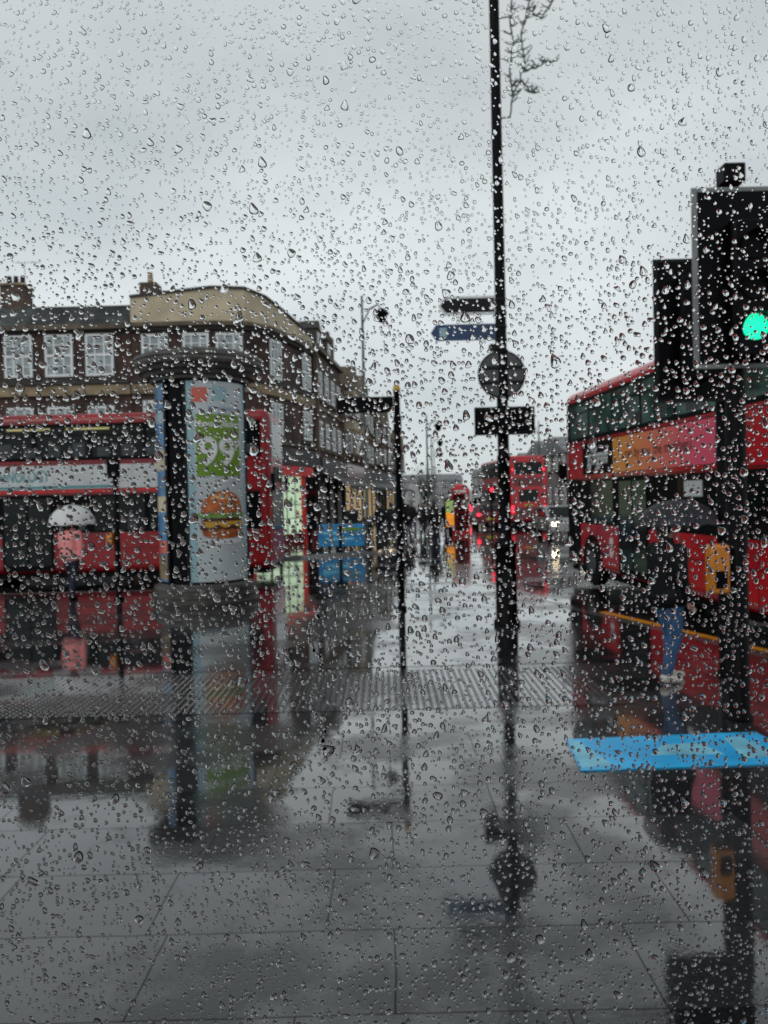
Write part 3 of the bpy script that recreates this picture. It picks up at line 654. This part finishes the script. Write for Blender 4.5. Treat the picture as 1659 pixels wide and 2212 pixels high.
s=MB().prismy([(-1.06,4.44),(-.98,4.32),(-.08,4.32),(-.08,4.56),(-.98,4.56)],-.03,.0).obj('finger_sign',['blue'],e,label='blue finger sign')
MB().box(-.93,-.82,-.034,-.031,4.37,4.51).obj('sign_symbol',['pcyan'],s)
MB().box(-.18,.06,-.11,.09,4.16,4.24).obj('bracket',['dgrey'],e)
for z in (4.3,4.5,4.7,4.9): MB().lathe([(.095,0),(.095,.03)],20,(0,0,z)).obj('clamp',['dgrey'],e)
s=disc_y(MB(),-.02,3.78,.36,-.125,-.11).obj('round_sign',['dgrey'],e,label='back of a round grey road sign')
disc_y(MB(),-.02,3.78,.33,-.129,-.1255).obj('sign_back_plate',['mgrey'],s); MB().box(-.34,.30,-.15,-.1295,3.86,3.90).box(-.34,.30,-.15,-.1295,3.64,3.68).obj('sign_channel',['dgrey'],s)
MB().lathe([(.092,3.40),(.092,4.15)],20).obj('pole_sleeve',['black'],e,loc=(0,-.07,0),smooth=True)
s=MB().box(-.45,.45,-.185,-.165,2.87,3.29).obj('rectangular_sign',['black'],e,bevel=.03,label='black rectangular sign plate')
MB().box(-.42,.42,-.188,-.1855,2.90,2.915).box(-.42,.42,-.188,-.1855,3.245,3.26).obj('sign_border',['dgrey'],s)
mb=MB(); random.seed(33)
stems=[[(.19,7.6),(.24,7.95),(.20,8.3),(.27,8.7),(.22,9.1),(.30,9.5),(.34,10.0)],[(.24,7.95),(.36,8.15),(.42,8.5),(.38,8.85),(.50,9.2),(.55,9.6),(.5,10.1)],[(.42,8.3),(.58,8.32),(.72,8.42),(.84,8.44)],[(.50,9.2),(.68,9.05),(.86,9.3),(.92,9.7),(.86,10.1)],[(.36,8.15),(.5,7.98),(.6,7.99)]]
for k,st_ in enumerate(stems):
    P3=[Vector((x,-.05+.04*math.sin(i*2+k),z)) for i,(x,z) in enumerate(st_)]
    pts=[]
    for i in range(len(P3)-1):
        for t in (0,.33,.66): pts.append(P3[i].lerp(P3[i+1],t)+Vector((random.uniform(-.015,.015),0,random.uniform(-.015,.015))))
    pts.append(P3[-1]); mb.tube(pts,[.013]*len(pts),6)
    for j in range(1,len(pts)):
        for _ in range(3):
            if random.random()<.3: continue
            s_=random.choice((-1,1)); d=Vector((s_*random.uniform(.5,1),random.uniform(-.3,.3),random.uniform(-.1,.8))).normalized(); b0=pts[j]; L_=random.uniform(.05,.16)
            m1=b0+d*L_*.5; m2=b0+d*L_+Vector((0,0,.03)); mb.tube([b0,m1,m2],[.011,.009,.007],5)
            d2=Vector((random.uniform(-1,1),random.uniform(-.3,.3),random.uniform(-.2,1))).normalized(); mb.tube([m1,m1+d2*random.uniform(.03,.08)],[.008,.005],4)
mb.tube([(0,0,7.62),(.20,-.05,7.62)],.012,6).tube([(0,0,9.1),(.22,-.05,9.1)],.012,6)
mb.obj('branch_decoration',['twig'],e,label='twiggy branch shaped light decoration clamped to the pole')
MB().tube([(0,0,11),(0,-.2,11.4),(0,-1.2,11.6)],.035,8).box(-.14,.14,-1.9,-1.15,11.52,11.66).obj('lamp_head',['black'],e)

e=top('sign_post','slim black post with a dark plate and yellow cap','sign post',(.27,13.45,0))
MB().lathe([(.09,0),(.09,.05),(.06,.08),(.055,3.78),(.06,3.80),(.06,3.83)],16).obj('post',['black'],e,smooth=True)
MB().lathe([(.065,3.832),(.07,3.86),(.05,3.93),(.01,3.95)],16).obj('post_cap',['yel'],e,smooth=True)
s=MB().box(-1.05,-.06,-.02,.02,3.46,3.74).obj('sign_plate',['black'],e,bevel=.015); MB().box(-1.0,-.1,-.023,-.0205,3.50,3.52).obj('plate_border',['dgrey'],s)
MB().box(-.07,.07,-.07,.07,3.1,3.4).obj('junction_box',['black'],e,bevel=.02)
e=top('crossing_post','slim black crossing post with an orange push button unit','crossing post',(-5.5,15.8,0))
MB().lathe([(.10,0),(.10,.05),(.057,.08),(.055,2.95),(.02,3.0)],16).obj('post',['black'],e,smooth=True)
MB().box(-.20,-.07,-.1,.06,1.15,1.38).obj('push_button_unit',['orange'],e,bevel=.02)
MB().box(-.13,.13,-.16,-.05,2.5,2.95).obj('signal_box',['black'],e,bevel=.03)

# ------------------------------------------------------------------ traffic signals
def signal(label,loc,polez,hx,hz0,hz1,hw,lens=True,push=True,top_box=True):
    e=top('traffic_light',label,'traffic light',loc,0,group='traffic lights at the crossing')
    MB().lathe([(.11,0),(.11,.03),(.085,.06),(.083,polez),(.05,polez+.03)],20).obj('pole',['black'],e,smooth=True)
    x0,x1=hx-hw/2,hx+hw/2
    b=MB().box(x0,x1,-.15,-.135,hz0,hz1).obj('backing_board',['black'],e,bevel=.006)
    r=MB(); t=.035
    r.box(x0-.012,x0+t,-.158,-.1505,hz0,hz1).box(x1-t,x1+.012,-.158,-.1505,hz0,hz1).box(x0+t,x1-t,-.157,-.1505,hz0,hz0+t).box(x0+t,x1-t,-.157,-.1505,hz1-t,hz1); r.obj('board_border',['rimgrey'] if lens else ['dgrey'],b)
    if lens:
        cx=hx+.055
        MB().box(cx-.17,cx+.17,-.30,-.151,hz0+.06,hz1-.3).obj('signal_housing',['black'],e,bevel=.03)
        for i,zz in enumerate((hz0+.31,hz0+.64,hz0+.97)):
            disc_y(MB(),cx,zz,.105,-.312,-.3005).obj('signal_lens',['litgreen' if i==0 else 'black'],e,label='lit green signal lens' if i==0 else 'unlit signal lens')
            mb=MB(); n=14; vs=[];fs=[]
            for k in range(n+1):
                a=R(-20+220*k/n); vs+=[(cx+.12*math.cos(a),-.301,zz+.12*math.sin(a)),(cx+.12*math.cos(a),-.40+.05*(1-math.sin(a)),zz+.12*math.sin(a)-.01)]
            for k in range(n): fs.append((2*k,2*k+1,2*k+3,2*k+2))
            mb.add(vs,fs).obj('visor',['black'],e)
    else:
        MB().box(hx-.15,hx+.15,-.30,-.151,hz0+.2,hz1-.2).obj('signal_housing',['black'],e,bevel=.03)
    for zz in (hz0+.25,hz1-.4): MB().box(min(0,hx),max(0,hx)+.02,-.134,.02,zz,zz+.06).obj('bracket',['black'],e)
    if top_box: MB().box(hx-.13,hx+.05,-.2,-.02,hz1+.03,hz1+.19).obj('detector',['black'],e,bevel=.015); MB().box(hx-.06,hx-.02,-.12,-.08,hz1-.05,hz1+.03).obj('detector_stem',['black'],e)
    if push: MB().box(-.27,-.11,-.12,.04,1.10,1.52).obj('push_button_unit',['orange'],e,bevel=.025); MB().box(-.24,-.14,-.124,-.1205,1.15,1.3).obj('push_button_face',['black'],e)
    return e
signal('traffic light with large backing board showing green',(3.03,6.6,0),4.4,-.02,3.0,4.5,.76)
signal('second traffic light with black board on the kerb',(3.62,8.15,0),4.2,-.40,2.9,4.38,.74,lens=False,push=False,top_box=False)

# ------------------------------------------------------------------ other street furniture
def ornate(loc,h,label,arm=.75,rz=0):
    e=top('street_lamp',label,'street lamp',loc,rz,group='street lamps along the road')
    MB().lathe([(.16,0),(.16,.1),(.11,.2),(.10,1.1),(.12,1.15),(.07,1.25),(.055,h*.7),(.04,h)],14).obj('pole',['lamppost'],e,smooth=True)
    MB().tube([(0,0,h-1.1),(arm*.4,0,h-.5),(arm*.8,0,h-.35),(arm,0,h-.55)],[.03,.03,.03,.025],8).tube([(0,0,h-.5),(arm*.5,0,h-.52),(arm*.8,0,h-.36)],.015,6).obj('arm',['lamppost'],e,smooth=True)
    l=MB().lathe([(.05,.0),(.10,.04),(.28,-.12),(.30,-.18),(.22,-.2),(.17,-.42),(.08,-.5),(.01,-.52)][::-1],16,(arm,0,h-.55)).obj('lantern',['black'],e,smooth=True)
    return e
ornate((-.66,30,0),9.8,'tall green lamp post with hanging lantern on the far pavement')
for x,y in ((2.9,50),(4.2,66),(5.6,84)): ornate((x,y,0),7.2,'distant street lamp with curved arm')
ornate((11.8,58,0),7.4,'distant street lamp with curved arm',rz=R(180)); 
e=top('banner_board','blue printed banner board standing at the kerb by the shop','banner',(-1.65,29.3,0),R(4))
MB().box(-.88,.88,-.03,.03,.12,.98).obj('board',['bblue2'],e,bevel=.05)
MB().box(-.7,.0,-.034,-.031,.60,.70).box(-.6,.5,-.034,-.031,.38,.46).obj('printed_stripe',['cyan'],e); MB().box(-.1,.7,-.034,-.031,.72,.84).obj('printed_stripe',['gpost'],e)
MB().box(-.8,-.7,-.2,.2,0,.12).box(.7,.8,-.2,.2,0,.12).obj('foot',['dgrey'],e)
e=top('telephone_kiosk','red telephone kiosk with glazed sides on the pavement','telephone box',(3.95,40,RZ))
MB().box(-.46,.46,-.46,.46,0,.25).box(-.46,.46,-.46,.46,2.1,2.4).box(-.46,-.38,-.46,-.38,.25,2.1).box(.38,.46,-.46,-.38,.25,2.1).box(-.46,-.38,.38,.46,.25,2.1).box(.38,.46,.38,.46,.25,2.1).obj('frame',['red'],e,bevel=.01)
MB().lathe([(.60,2.41),(.58,2.47),(.35,2.6),(.02,2.66)],4).obj('roof',['red'],e,rot=(0,0,R(45)) )
MB().box(-.38,.38,-.43,-.41,.25,2.1).box(-.38,.38,.41,.43,.25,2.1).box(-.43,-.41,-.38,.38,.25,2.1).box(.41,.43,-.38,.38,.25,2.1).obj('glazing',['bglass'],e)
mb=MB()
for k in range(1,8): mb.box(-.38,.38,-.45,-.431,.25+k*.23,.275+k*.23)
for x in (-.2,.2): mb.box(x-.012,x+.012,-.448,-.431,.25,2.1)
mb.obj('glazing_bar',['red'],e)
MB().box(-.3,.3,-.475,-.461,2.2,2.32).obj('sign_strip',['white'],e)
e=top('lit_advert_panel','narrow lit orange and green advert panel on a stand','advert panel',(3.3,38.5,RZ))
MB().box(-.25,.25,-.08,.08,.4,1.9).box(-.1,.1,-.06,.06,0,.4).obj('case',['black'],e,bevel=.02)
M['litorange']=mat('lit_orange_poster',(.7,.25,.02),.4,emit=(1,.32,.03),es=.5,var=.6,vscale=5); M['litlime']=mat('lit_lime_poster',(.35,.5,.1),.4,emit=(.5,.7,.3),es=.2,var=.6,vscale=5)
MB().box(-.2,.2,-.09,-.082,.5,1.2).obj('lit_poster',['litorange'],e); MB().box(-.2,.2,-.09,-.082,1.203,1.8).obj('lit_poster',['litlime'],e)
e=top('traffic_light','distant traffic light with a red lamp lit','traffic light',(5.75,41,RZ),0)
MB().tube([(0,0,0),(0,0,2.3)],.05,10).obj('pole',['black'],e); MB().box(-.15,.15,-.2,-.06,1.7,2.5).obj('signal_housing',['black'],e,bevel=.03)
disc_y(MB(),0,2.3,.1,-.215,-.201,20).obj('signal_lens',['litred'],e); disc_y(MB(),0,1.9,.1,-.215,-.201,20).obj('signal_lens',['black'],e)
for i in range(7):
    e=top('bollard','short black bollard on the far pavement','bollard',(-5.8+i*1.05,27.3+max(0,i-3)*.45,0),0,group='bollards at the kerb')
    MB().lathe([(.09,0),(.09,.05),(.06,.1),(.055,.85),(.075,.88),(.07,.95),(.02,1.0)],12).obj('bollard_post',['black'],e,smooth=True)

# ------------------------------------------------------------------ people
def lerp(a,b,t): return tuple(a[i]+(b[i]-a[i])*t for i in range(3))
def person(label,loc,rz,jm,tm,sm,footL,footR,elL,haL,elR,haR,vox=.008,hood=False,wide=1,group=None,coat=.80):
    b=MB()
    hipL=(0,.09,.90);hipR=(0,-.09,.90); knL=((footL[0])*.55+.05,.085,.49);knR=((footR[0])*.55+.05,-.085,.49)
    anL=(footL[0]-.03,footL[1],.10+footL[2]);anR=(footR[0]-.03,footR[1],.10+footR[2]); shL=(0,.175,1.37);shR=(0,-.175,1.37)
    b.cap((0,.05,.93),(0,-.05,.93),.115,.115).cap((0,0,.95),(.0,0,1.25),.115,.13).cap((0,.07,1.28),(0,-.07,1.28),.115,.115)
    b.cap((0,.1,1.37),(0,-.1,1.37),.065,.065).cap((0,0,1.40),(.012,0,1.52),.055,.05)
    b.ell((.015,0,1.60),(.092,.073,.112),16,12).ell((.03,0,1.555),(.065,.055,.06)).cap((.105,0,1.60),(.118,0,1.585),.011,.014).ell((.0,.076,1.60),(.018,.010,.03)).ell((.0,-.076,1.60),(.018,.010,.03))
    b.cap((.09,-.02,1.552),(.09,.02,1.552),.008,.008).cap((.092,-.04,1.632),(.092,.04,1.632),.009,.009)
    for h,k,a,f in ((hipL,knL,anL,footL),(hipR,knR,anR,footR)):
        b.cap(h,k,.085,.055).cap(k,a,.056,.036); b.cap((a[0],a[1],a[2]-.04),(a[0]+.16,a[1],a[2]-.06),.034,.026)
    for s,el,ha in ((shL,elL,haL),(shR,elR,haR)):
        b.cap(s,el,.050,.038).cap(el,ha,.038,.025)
        d=(Vector(ha)-Vector(el)).normalized(); up=Vector((0,0,1)); sd=d.cross(Vector((0,1,0)) if abs(d.y)<.9 else up).normalized(); nn=d.cross(sd)
        pc=Vector(ha)+d*.05; b.cap(ha,pc,.024,.030)
        for j,ln in enumerate((.062,.075,.070,.055)):
            r0=pc+sd*((j-1.5)*.017)+d*.02; k1=r0+d*ln*.5+nn*.008; k2=k1+d*ln*.25+nn*ln*.35; b.cap(r0,k1,.0085,.008,8).cap(k1,k2,.008,.007,8)
        t0=Vector(ha)+d*.02-sd*.022; t1=t0+d*.035-sd*.025+nn*.008; b.cap(t0,t1,.011,.009,8).cap(t1,t1+d*.022+nn*.015,.009,.008,8)
    me=remesh(b,'person','skin',min(vox,.0075) if vox<.012 else vox,2)
    o=link(me,'person',None,loc,(0,0,rz),label=label,category='person')
    if group: o['group']=group
    j=MB(); w=wide
    j.cap((0,.06,coat+.08),(0,-.06,coat+.08),.145*w,.145*w).cap((0,.03,coat+.1),(0,.05,1.28),.14*w,.14*w).cap((0,-.03,coat+.1),(0,-.05,1.28),.14*w,.14*w).cap((0,.13,1.36),(0,-.13,1.36),.088,.088).cap((0,0,1.38),(.005,0,1.46),.085,.07)
    for s,el,ha in ((shL,elL,haL),(shR,elR,haR)): j.cap(s,el,.074*w,.058).cap(el,lerp(el,ha,.95),.056,.042)
    if hood: j.ell((-.01,0,1.60),(.115,.10,.135))
    link(remesh(j,'jacket',jm,vox*1.4,4),'jacket',o)
    t=MB(); t.cap((0,.06,.90),(0,-.06,.90),.125,.125)
    for h,k,a in ((hipL,knL,anL),(hipR,knR,anR)): t.cap(h,k,.105,.075).cap(k,(a[0],a[1],a[2]+.02),.074,.056)
    link(remesh(t,'trousers',tm,vox*1.3,3),'trousers',o)
    for a in (anL,anR):
        sh=MB(); sh.cap((a[0]-.02,a[1],a[2]-.035),(a[0]+.05,a[1],a[2]-.045),.052,.048).cap((a[0]+.05,a[1],a[2]-.05),(a[0]+.17,a[1],a[2]-.062),.047,.036).cap((a[0],a[1],a[2]-.02),(a[0],a[1],a[2]+.03),.046,.046)
        link(remesh(sh,'shoe',sm,vox*1.1,2),'shoe',o)
    hr=MB().ell((-.012,0,1.625),(.102,.086,.108),16,12).cap((-.05,0,1.60),(-.055,0,1.50),.07,.055)
    link(remesh(hr,'hair','hair',vox*1.3,2),'hair',o)
    return o
def umbrella(label,loc,r,h,rimz,mt,handz,tilt=(0,0)):
    e=top('umbrella',label,'umbrella',loc)
    mb=MB(); n=48; K=9; vs=[(0,0,rimz+h)];fs=[]
    for i in range(1,K+1):
        ph=i/K*R(84)
        for k in range(n):
            a=2*math.pi*k/n; sc=abs(math.cos(a*4)); rr=r*math.sin(ph)*(1-.05*(1-sc)*(i/K)**2); zz=rimz+h*(math.cos(ph)-math.cos(R(84)))/(1-math.cos(R(84)))+.02*(1-sc)*(i/K)**2
            vs.append((rr*math.cos(a),rr*math.sin(a),zz))
    for k in range(n): fs.append((0,1+k,1+(k+1)%n))
    for i in range(K-1):
        for k in range(n): fs.append((1+i*n+k,1+(i+1)*n+k,1+(i+1)*n+(k+1)%n,1+i*n+(k+1)%n))
    mb.add(vs,fs).obj('canopy',[mt],e,smooth=True,ang=80)
    MB().tube([(0,0,handz-.12),(0,0,rimz+h+.05)],.006,8).obj('shaft',['grey'],e)
    MB().tube([(0,0,handz+.08),(0,0,handz-.10),(.01,0,handz-.15),(.035,0,handz-.165),(.055,0,handz-.14)],.012,8).obj('handle',['black'],e,smooth=True)
    mb=MB()
    for k in range(8):
        a=2*math.pi*k/8; pts=[(r*.985*math.sin(i/K*R(84))*math.cos(a),r*.985*math.sin(i/K*R(84))*math.sin(a),rimz-.004+h*(math.cos(i/K*R(84))-math.cos(R(84)))/(1-math.cos(R(84)))) for i in range(K+1)]
        mb.tube(pts,.0025,5)
    mb.obj('ribs',['grey'],e); return e
rz=R(22)
person('person in black jacket, blue jeans and white shoes under umbrella',(2.92,7.95,0),rz,'bjack','jean','shoe',(.10,.075,0),(-.07,-.075,.0),(.02,.235,1.11),(.19,.10,1.20),(-.03,-.25,1.09),(.06,-.24,.87),wide=1.12,coat=.82,hood=False)
c,s_=math.cos(rz),math.sin(rz)
umbrella('translucent smoke grey umbrella held over the person in black',(2.92+c*.235-s_*.09+.0,7.95+s_*.235+c*.09,0),.42,.27,1.62,'ugrey',1.22)
rz=R(80); c,s_=math.cos(rz),math.sin(rz)
person('person in pink jacket and dark jeans walking away under umbrella',(-6.55,16.0,0),rz,'pink','djean','bjack',(.16,.08,0),(-.12,-.07,.0),(.02,.235,1.11),(.19,.10,1.20),(-.03,-.25,1.09),(-.02,-.25,.85),wide=1.18,coat=.86)
umbrella('domed white umbrella held over the person in pink',(-6.55+c*.235-s_*.09,16.0+s_*.235+c*.09,0),.49,.42,1.56,'uwhite',1.22)
w1=person('person in dark coat walking on the wet street',(1.15,36.5,RZ),R(95),'bjack','djean','bjack',(.22,.08,0),(-.18,-.08,0),(.06,.24,1.11),(.14,.23,.90),(-.06,-.24,1.1),(.0,-.24,.87),vox=.02,group='pedestrians in the street')
w2=person('person in grey coat standing on the wet street',(1.9,38,RZ),R(-80),'dgrey','djean','bjack',(.03,.09,0),(0,-.09,0),(.0,.25,1.1),(.04,.24,.86),(-.0,-.25,1.1),(.04,-.24,.87),vox=.02,group='pedestrians in the street')
for i,(x,y) in enumerate(((2.5,37.5),(.3,33.5),(-.2,35),(.8,41),(1.6,44),(3.0,46),(2.2,33.0),(5.0,48),(1.3,52),(-1.4,33.2),(3.4,42.5))):
    z=0 if x<1.4 else RZ
    copy_tree((w1,w2)[i%2],(x,y,z),R(random.choice([90,-90,70,110,-60])))

# ------------------------------------------------------------------ room the photograph is taken from
PY=.35
def st(mb,name,mt,lab): return mb.obj(name,[mt],kind='structure',label=lab)
st(MB().box(-5,5,-7,.30,3.2,3.3),'ceiling','room','dark ceiling of the room behind the window')
st(MB().box(-5,5,-7.1,-7.001,0,3.3),'back_wall','room','dark back wall of the room')
st(MB().box(-5.1,-5.001,-7,.30,0,3.3),'side_wall','room','dark side wall of the room')
st(MB().box(5.001,5.1,-7,.30,0,3.3),'side_wall','room','dark side wall of the room')
st(MB().box(-5,5,-7,.30,.01,.03),'floor','room','dark floor of the room')

# raindrops on the outer face of the shop window
wm=bpy.data.materials.new('rain_water'); wm.use_nodes=True; n=wm.node_tree.nodes; l=wm.node_tree.links; n.remove(n['Principled BSDF'])
g=n.new('ShaderNodeBsdfGlass'); g.inputs['IOR'].default_value=1.333; g.inputs['Roughness'].default_value=0; l.new(g.outputs[0],n['Material Output'].inputs['Surface'])
M['water']=wm
rng=np.random.default_rng(5)
def template(nseg,rings,seed):
    r_=np.random.default_rng(seed); a=np.linspace(0,2*np.pi,nseg,endpoint=False)
    irr=.10 if seed%3 else .20
    rad=1+irr*r_.normal()*.7*np.cos(2*a+r_.uniform(0,6.28))+irr*r_.normal()*.55*np.cos(3*a+r_.uniform(0,6.28))+irr*.2*r_.normal()*np.cos(4*a+r_.uniform(0,6.28))
    rad=np.clip(rad,.6,1.5)
    el=r_.uniform(.98,1.38); tc_=R(r_.uniform(56,76))
    x=rad*np.cos(a); z=rad*np.sin(a)*el
    x=x*(1-.20*np.clip(z/el,-1,1.2))
    V=[];F=[]; hmax=(1-math.cos(tc_))/math.sin(tc_)
    V+=[(x[i],0,z[i]) for i in range(nseg)]; F.append(tuple(range(nseg)))
    for k in range(rings):
        th=tc_*(1-k/rings); rho=math.sin(th)/math.sin(tc_); y=(math.cos(th)-math.cos(tc_))/math.sin(tc_)
        V+=[(x[i]*rho,y,z[i]*rho-.25*y/hmax*el*(1-rho)) for i in range(nseg)]
    V.append((0,hmax,-.25*el)); b0=nseg
    for k in range(rings-1):
        for i in range(nseg):
            j=(i+1)%nseg; F.append((b0+k*nseg+i,b0+(k+1)*nseg+i,b0+(k+1)*nseg+j,b0+k*nseg+j))
    ap=b0+rings*nseg
    for i in range(nseg): F.append((b0+(rings-1)*nseg+i,ap,b0+(rings-1)*nseg+(i+1)%nseg))
    return np.array(V,float),F
NT=16
lo=[template(14,4,s+1) for s in range(NT)]; tiny=[template(9,3,s+1) for s in range(NT)]; hi=[template(28,7,s+1) for s in range(NT)]
cells={}; drops=[]; cs_=.0075
def ok(x,z,r):
    ix,iz=int(x//cs_),int(z//cs_)
    for a in (-1,0,1):
        for b in (-1,0,1):
            for (X,Z,Rr) in cells.get((ix+a,iz+b),()):
                if (X-x)**2+(Z-z)**2<((r+Rr)*1.05)**2: return False
    return True
def dens(x,z):
    h=(z-2.0)
    return .58+.40*math.exp(-((h-.01)/.10)**2)
for sc,N,mn,mxr in ((1.6e-3,750,1.3e-3,2.3e-3),(1.08e-3,10500,.82e-3,1.4e-3),(.74e-3,31000,.55e-3,.92e-3),(.46e-3,24000,.32e-3,.56e-3)):
    for _ in range(N):
        x=rng.uniform(-.29,.29); z=2+rng.uniform(-.265,.265)
        if rng.random()>dens(x,z): continue
        r=float(np.clip(sc*math.exp(rng.normal()*.28),mn,mxr))
        if z>2.09: r*=.85
        if ok(x,z,r): cells.setdefault((int(x//cs_),int(z//cs_)),[]).append((x,z,r)); drops.append((x,z,r))
z=1.95
while z>1.885:
    x=-.033+.003*math.sin(z*210); drops.append((x+rng.normal()*.0003,z,rng.uniform(.6e-3,1.1e-3))); z-=rng.uniform(.0011,.0020)
drops.append((-.0285,1.884,2.7e-3))
print('drops',len(drops))
inview=sorted([d for d in drops if abs(d[0])<.172 and abs(d[1]-2)<.232],key=lambda d:-d[2])[:300]
ins=set(inview)
himesh=[]
for V,F in hi:
    me=bpy.data.meshes.new('raindrop'); me.from_pydata([tuple(v) for v in V],[],F); me.materials.append(wm)
    me.polygons.foreach_set('use_smooth',[len(f)<5 for f in F]); himesh.append(me)
YO=PY+.0003
def tilt(x): return -.35+.3*rng.normal()
for (x,z,r) in inview:
    o=bpy.data.objects.new('raindrop',himesh[int(rng.integers(NT))]); o.location=(x,YO,z); o.scale=(r,r,r*rng.uniform(.85,1.15)); o.rotation_euler=(0,tilt(x),0)
    o['label']='clear raindrop clinging to the outside of the window glass'; o['category']='raindrop'; o['group']='raindrops on the window glass'; C.objects.link(o)
VV=[];FF=[];SM=[];off=0
for (x,z,r) in drops:
    if (x,z,r) in ins: continue
    V,F=(lo if r>.75e-3 else tiny)[int(rng.integers(NT))]; t=tilt(x); c,s_=math.cos(t),math.sin(t); sx=r; sz=r*rng.uniform(.8,1.15)
    X=V[:,0]*sx; Z=V[:,2]*sz; W=np.stack([X*c+Z*s_+x,V[:,1]*r+YO,-X*s_+Z*c+z],1); VV.append(W)
    FF+=[tuple(i+off for i in f) for f in F]; SM+=[len(f)<5 for f in F]; off+=len(V)
VV=np.concatenate(VV)
me=bpy.data.meshes.new('raindrops'); me.from_pydata(VV.tolist(),[],FF); me.materials.append(wm); me.polygons.foreach_set('use_smooth',SM)
o=bpy.data.objects.new('small_raindrops',me); o['kind']='stuff'; o['label']='thousands of small clear raindrops on the window glass'; o['category']='raindrops'; C.objects.link(o)

# ------------------------------------------------------------------ world, sun, camera
wd=bpy.data.worlds.new('World'); S.world=wd; wd.use_nodes=True; n=wd.node_tree.nodes; l=wd.node_tree.links
bg=n['Background']; sky=n.new('ShaderNodeTexSky'); sky.sky_type='NISHITA'; sky.sun_disc=False; sky.sun_elevation=R(38); sky.sun_rotation=R(150)
sk=n.new('ShaderNodeVectorMath'); sk.operation='SCALE'; sk.inputs['Scale'].default_value=.08; l.new(sky.outputs[0],sk.inputs[0])
tc=n.new('ShaderNodeTexCoord'); mp=n.new('ShaderNodeMapping'); mp.inputs['Scale'].default_value=(1,1,2.2); l.new(tc.outputs['Generated'],mp.inputs['Vector'])
nz=n.new('ShaderNodeTexNoise'); nz.inputs['Scale'].default_value=2.3; nz.inputs['Detail'].default_value=5; nz.inputs['Roughness'].default_value=.45; l.new(mp.outputs[0],nz.inputs['Vector'])
cr=n.new('ShaderNodeValToRGB'); cr.color_ramp.elements[0].position=.3; cr.color_ramp.elements[0].color=(.55,.61,.63,1); cr.color_ramp.elements[1].position=.68; cr.color_ramp.elements[1].color=(.88,.93,.94,1)
l.new(nz.outputs['Fac'],cr.inputs[0])
# sky set darker with height to dim reflections in the foreground
sz_=n.new('ShaderNodeSeparateXYZ'); l.new(tc.outputs['Generated'],sz_.inputs[0])
zr=n.new('ShaderNodeMapRange'); zr.inputs['From Min'].default_value=.25; zr.inputs['From Max'].default_value=.75; zr.inputs['To Min'].default_value=1.0; zr.inputs['To Max'].default_value=.62; l.new(sz_.outputs[2],zr.inputs['Value'])
dk=n.new('ShaderNodeVectorMath'); dk.operation='SCALE'; l.new(cr.outputs[0],dk.inputs[0]); l.new(zr.outputs[0],dk.inputs['Scale'])
mx=n.new('ShaderNodeMix'); mx.data_type='RGBA'; mx.inputs[0].default_value=.93; l.new(sk.outputs[0],mx.inputs[6]); l.new(dk.outputs[0],mx.inputs[7]); l.new(mx.outputs[2],bg.inputs['Color']); bg.inputs['Strength'].default_value=1
su=bpy.data.lights.new('Sun','SUN'); su.energy=.5; su.angle=R(25); su.color=(1,.97,.93); so=bpy.data.objects.new('Sun',su); so.rotation_euler=(R(52),0,R(-30)); C.objects.link(so)
cam=bpy.data.cameras.new('Camera'); co=bpy.data.objects.new('Camera',cam); C.objects.link(co)
cam.sensor_fit='HORIZONTAL'; cam.sensor_width=36; cam.lens=36.02; cam.clip_start=.02; cam.clip_end=1500
co.matrix_world=Matrix.Translation((0,0,2))@Matrix.Rotation(R(88.83),4,'X')@Matrix.Rotation(R(-1.4),4,'Z')
cam.dof.use_dof=True; cam.dof.focus_distance=PY; cam.dof.aperture_fstop=32
S.camera=co
S.view_settings.view_transform='Standard'; S.view_settings.look='None'; S.view_settings.exposure=0
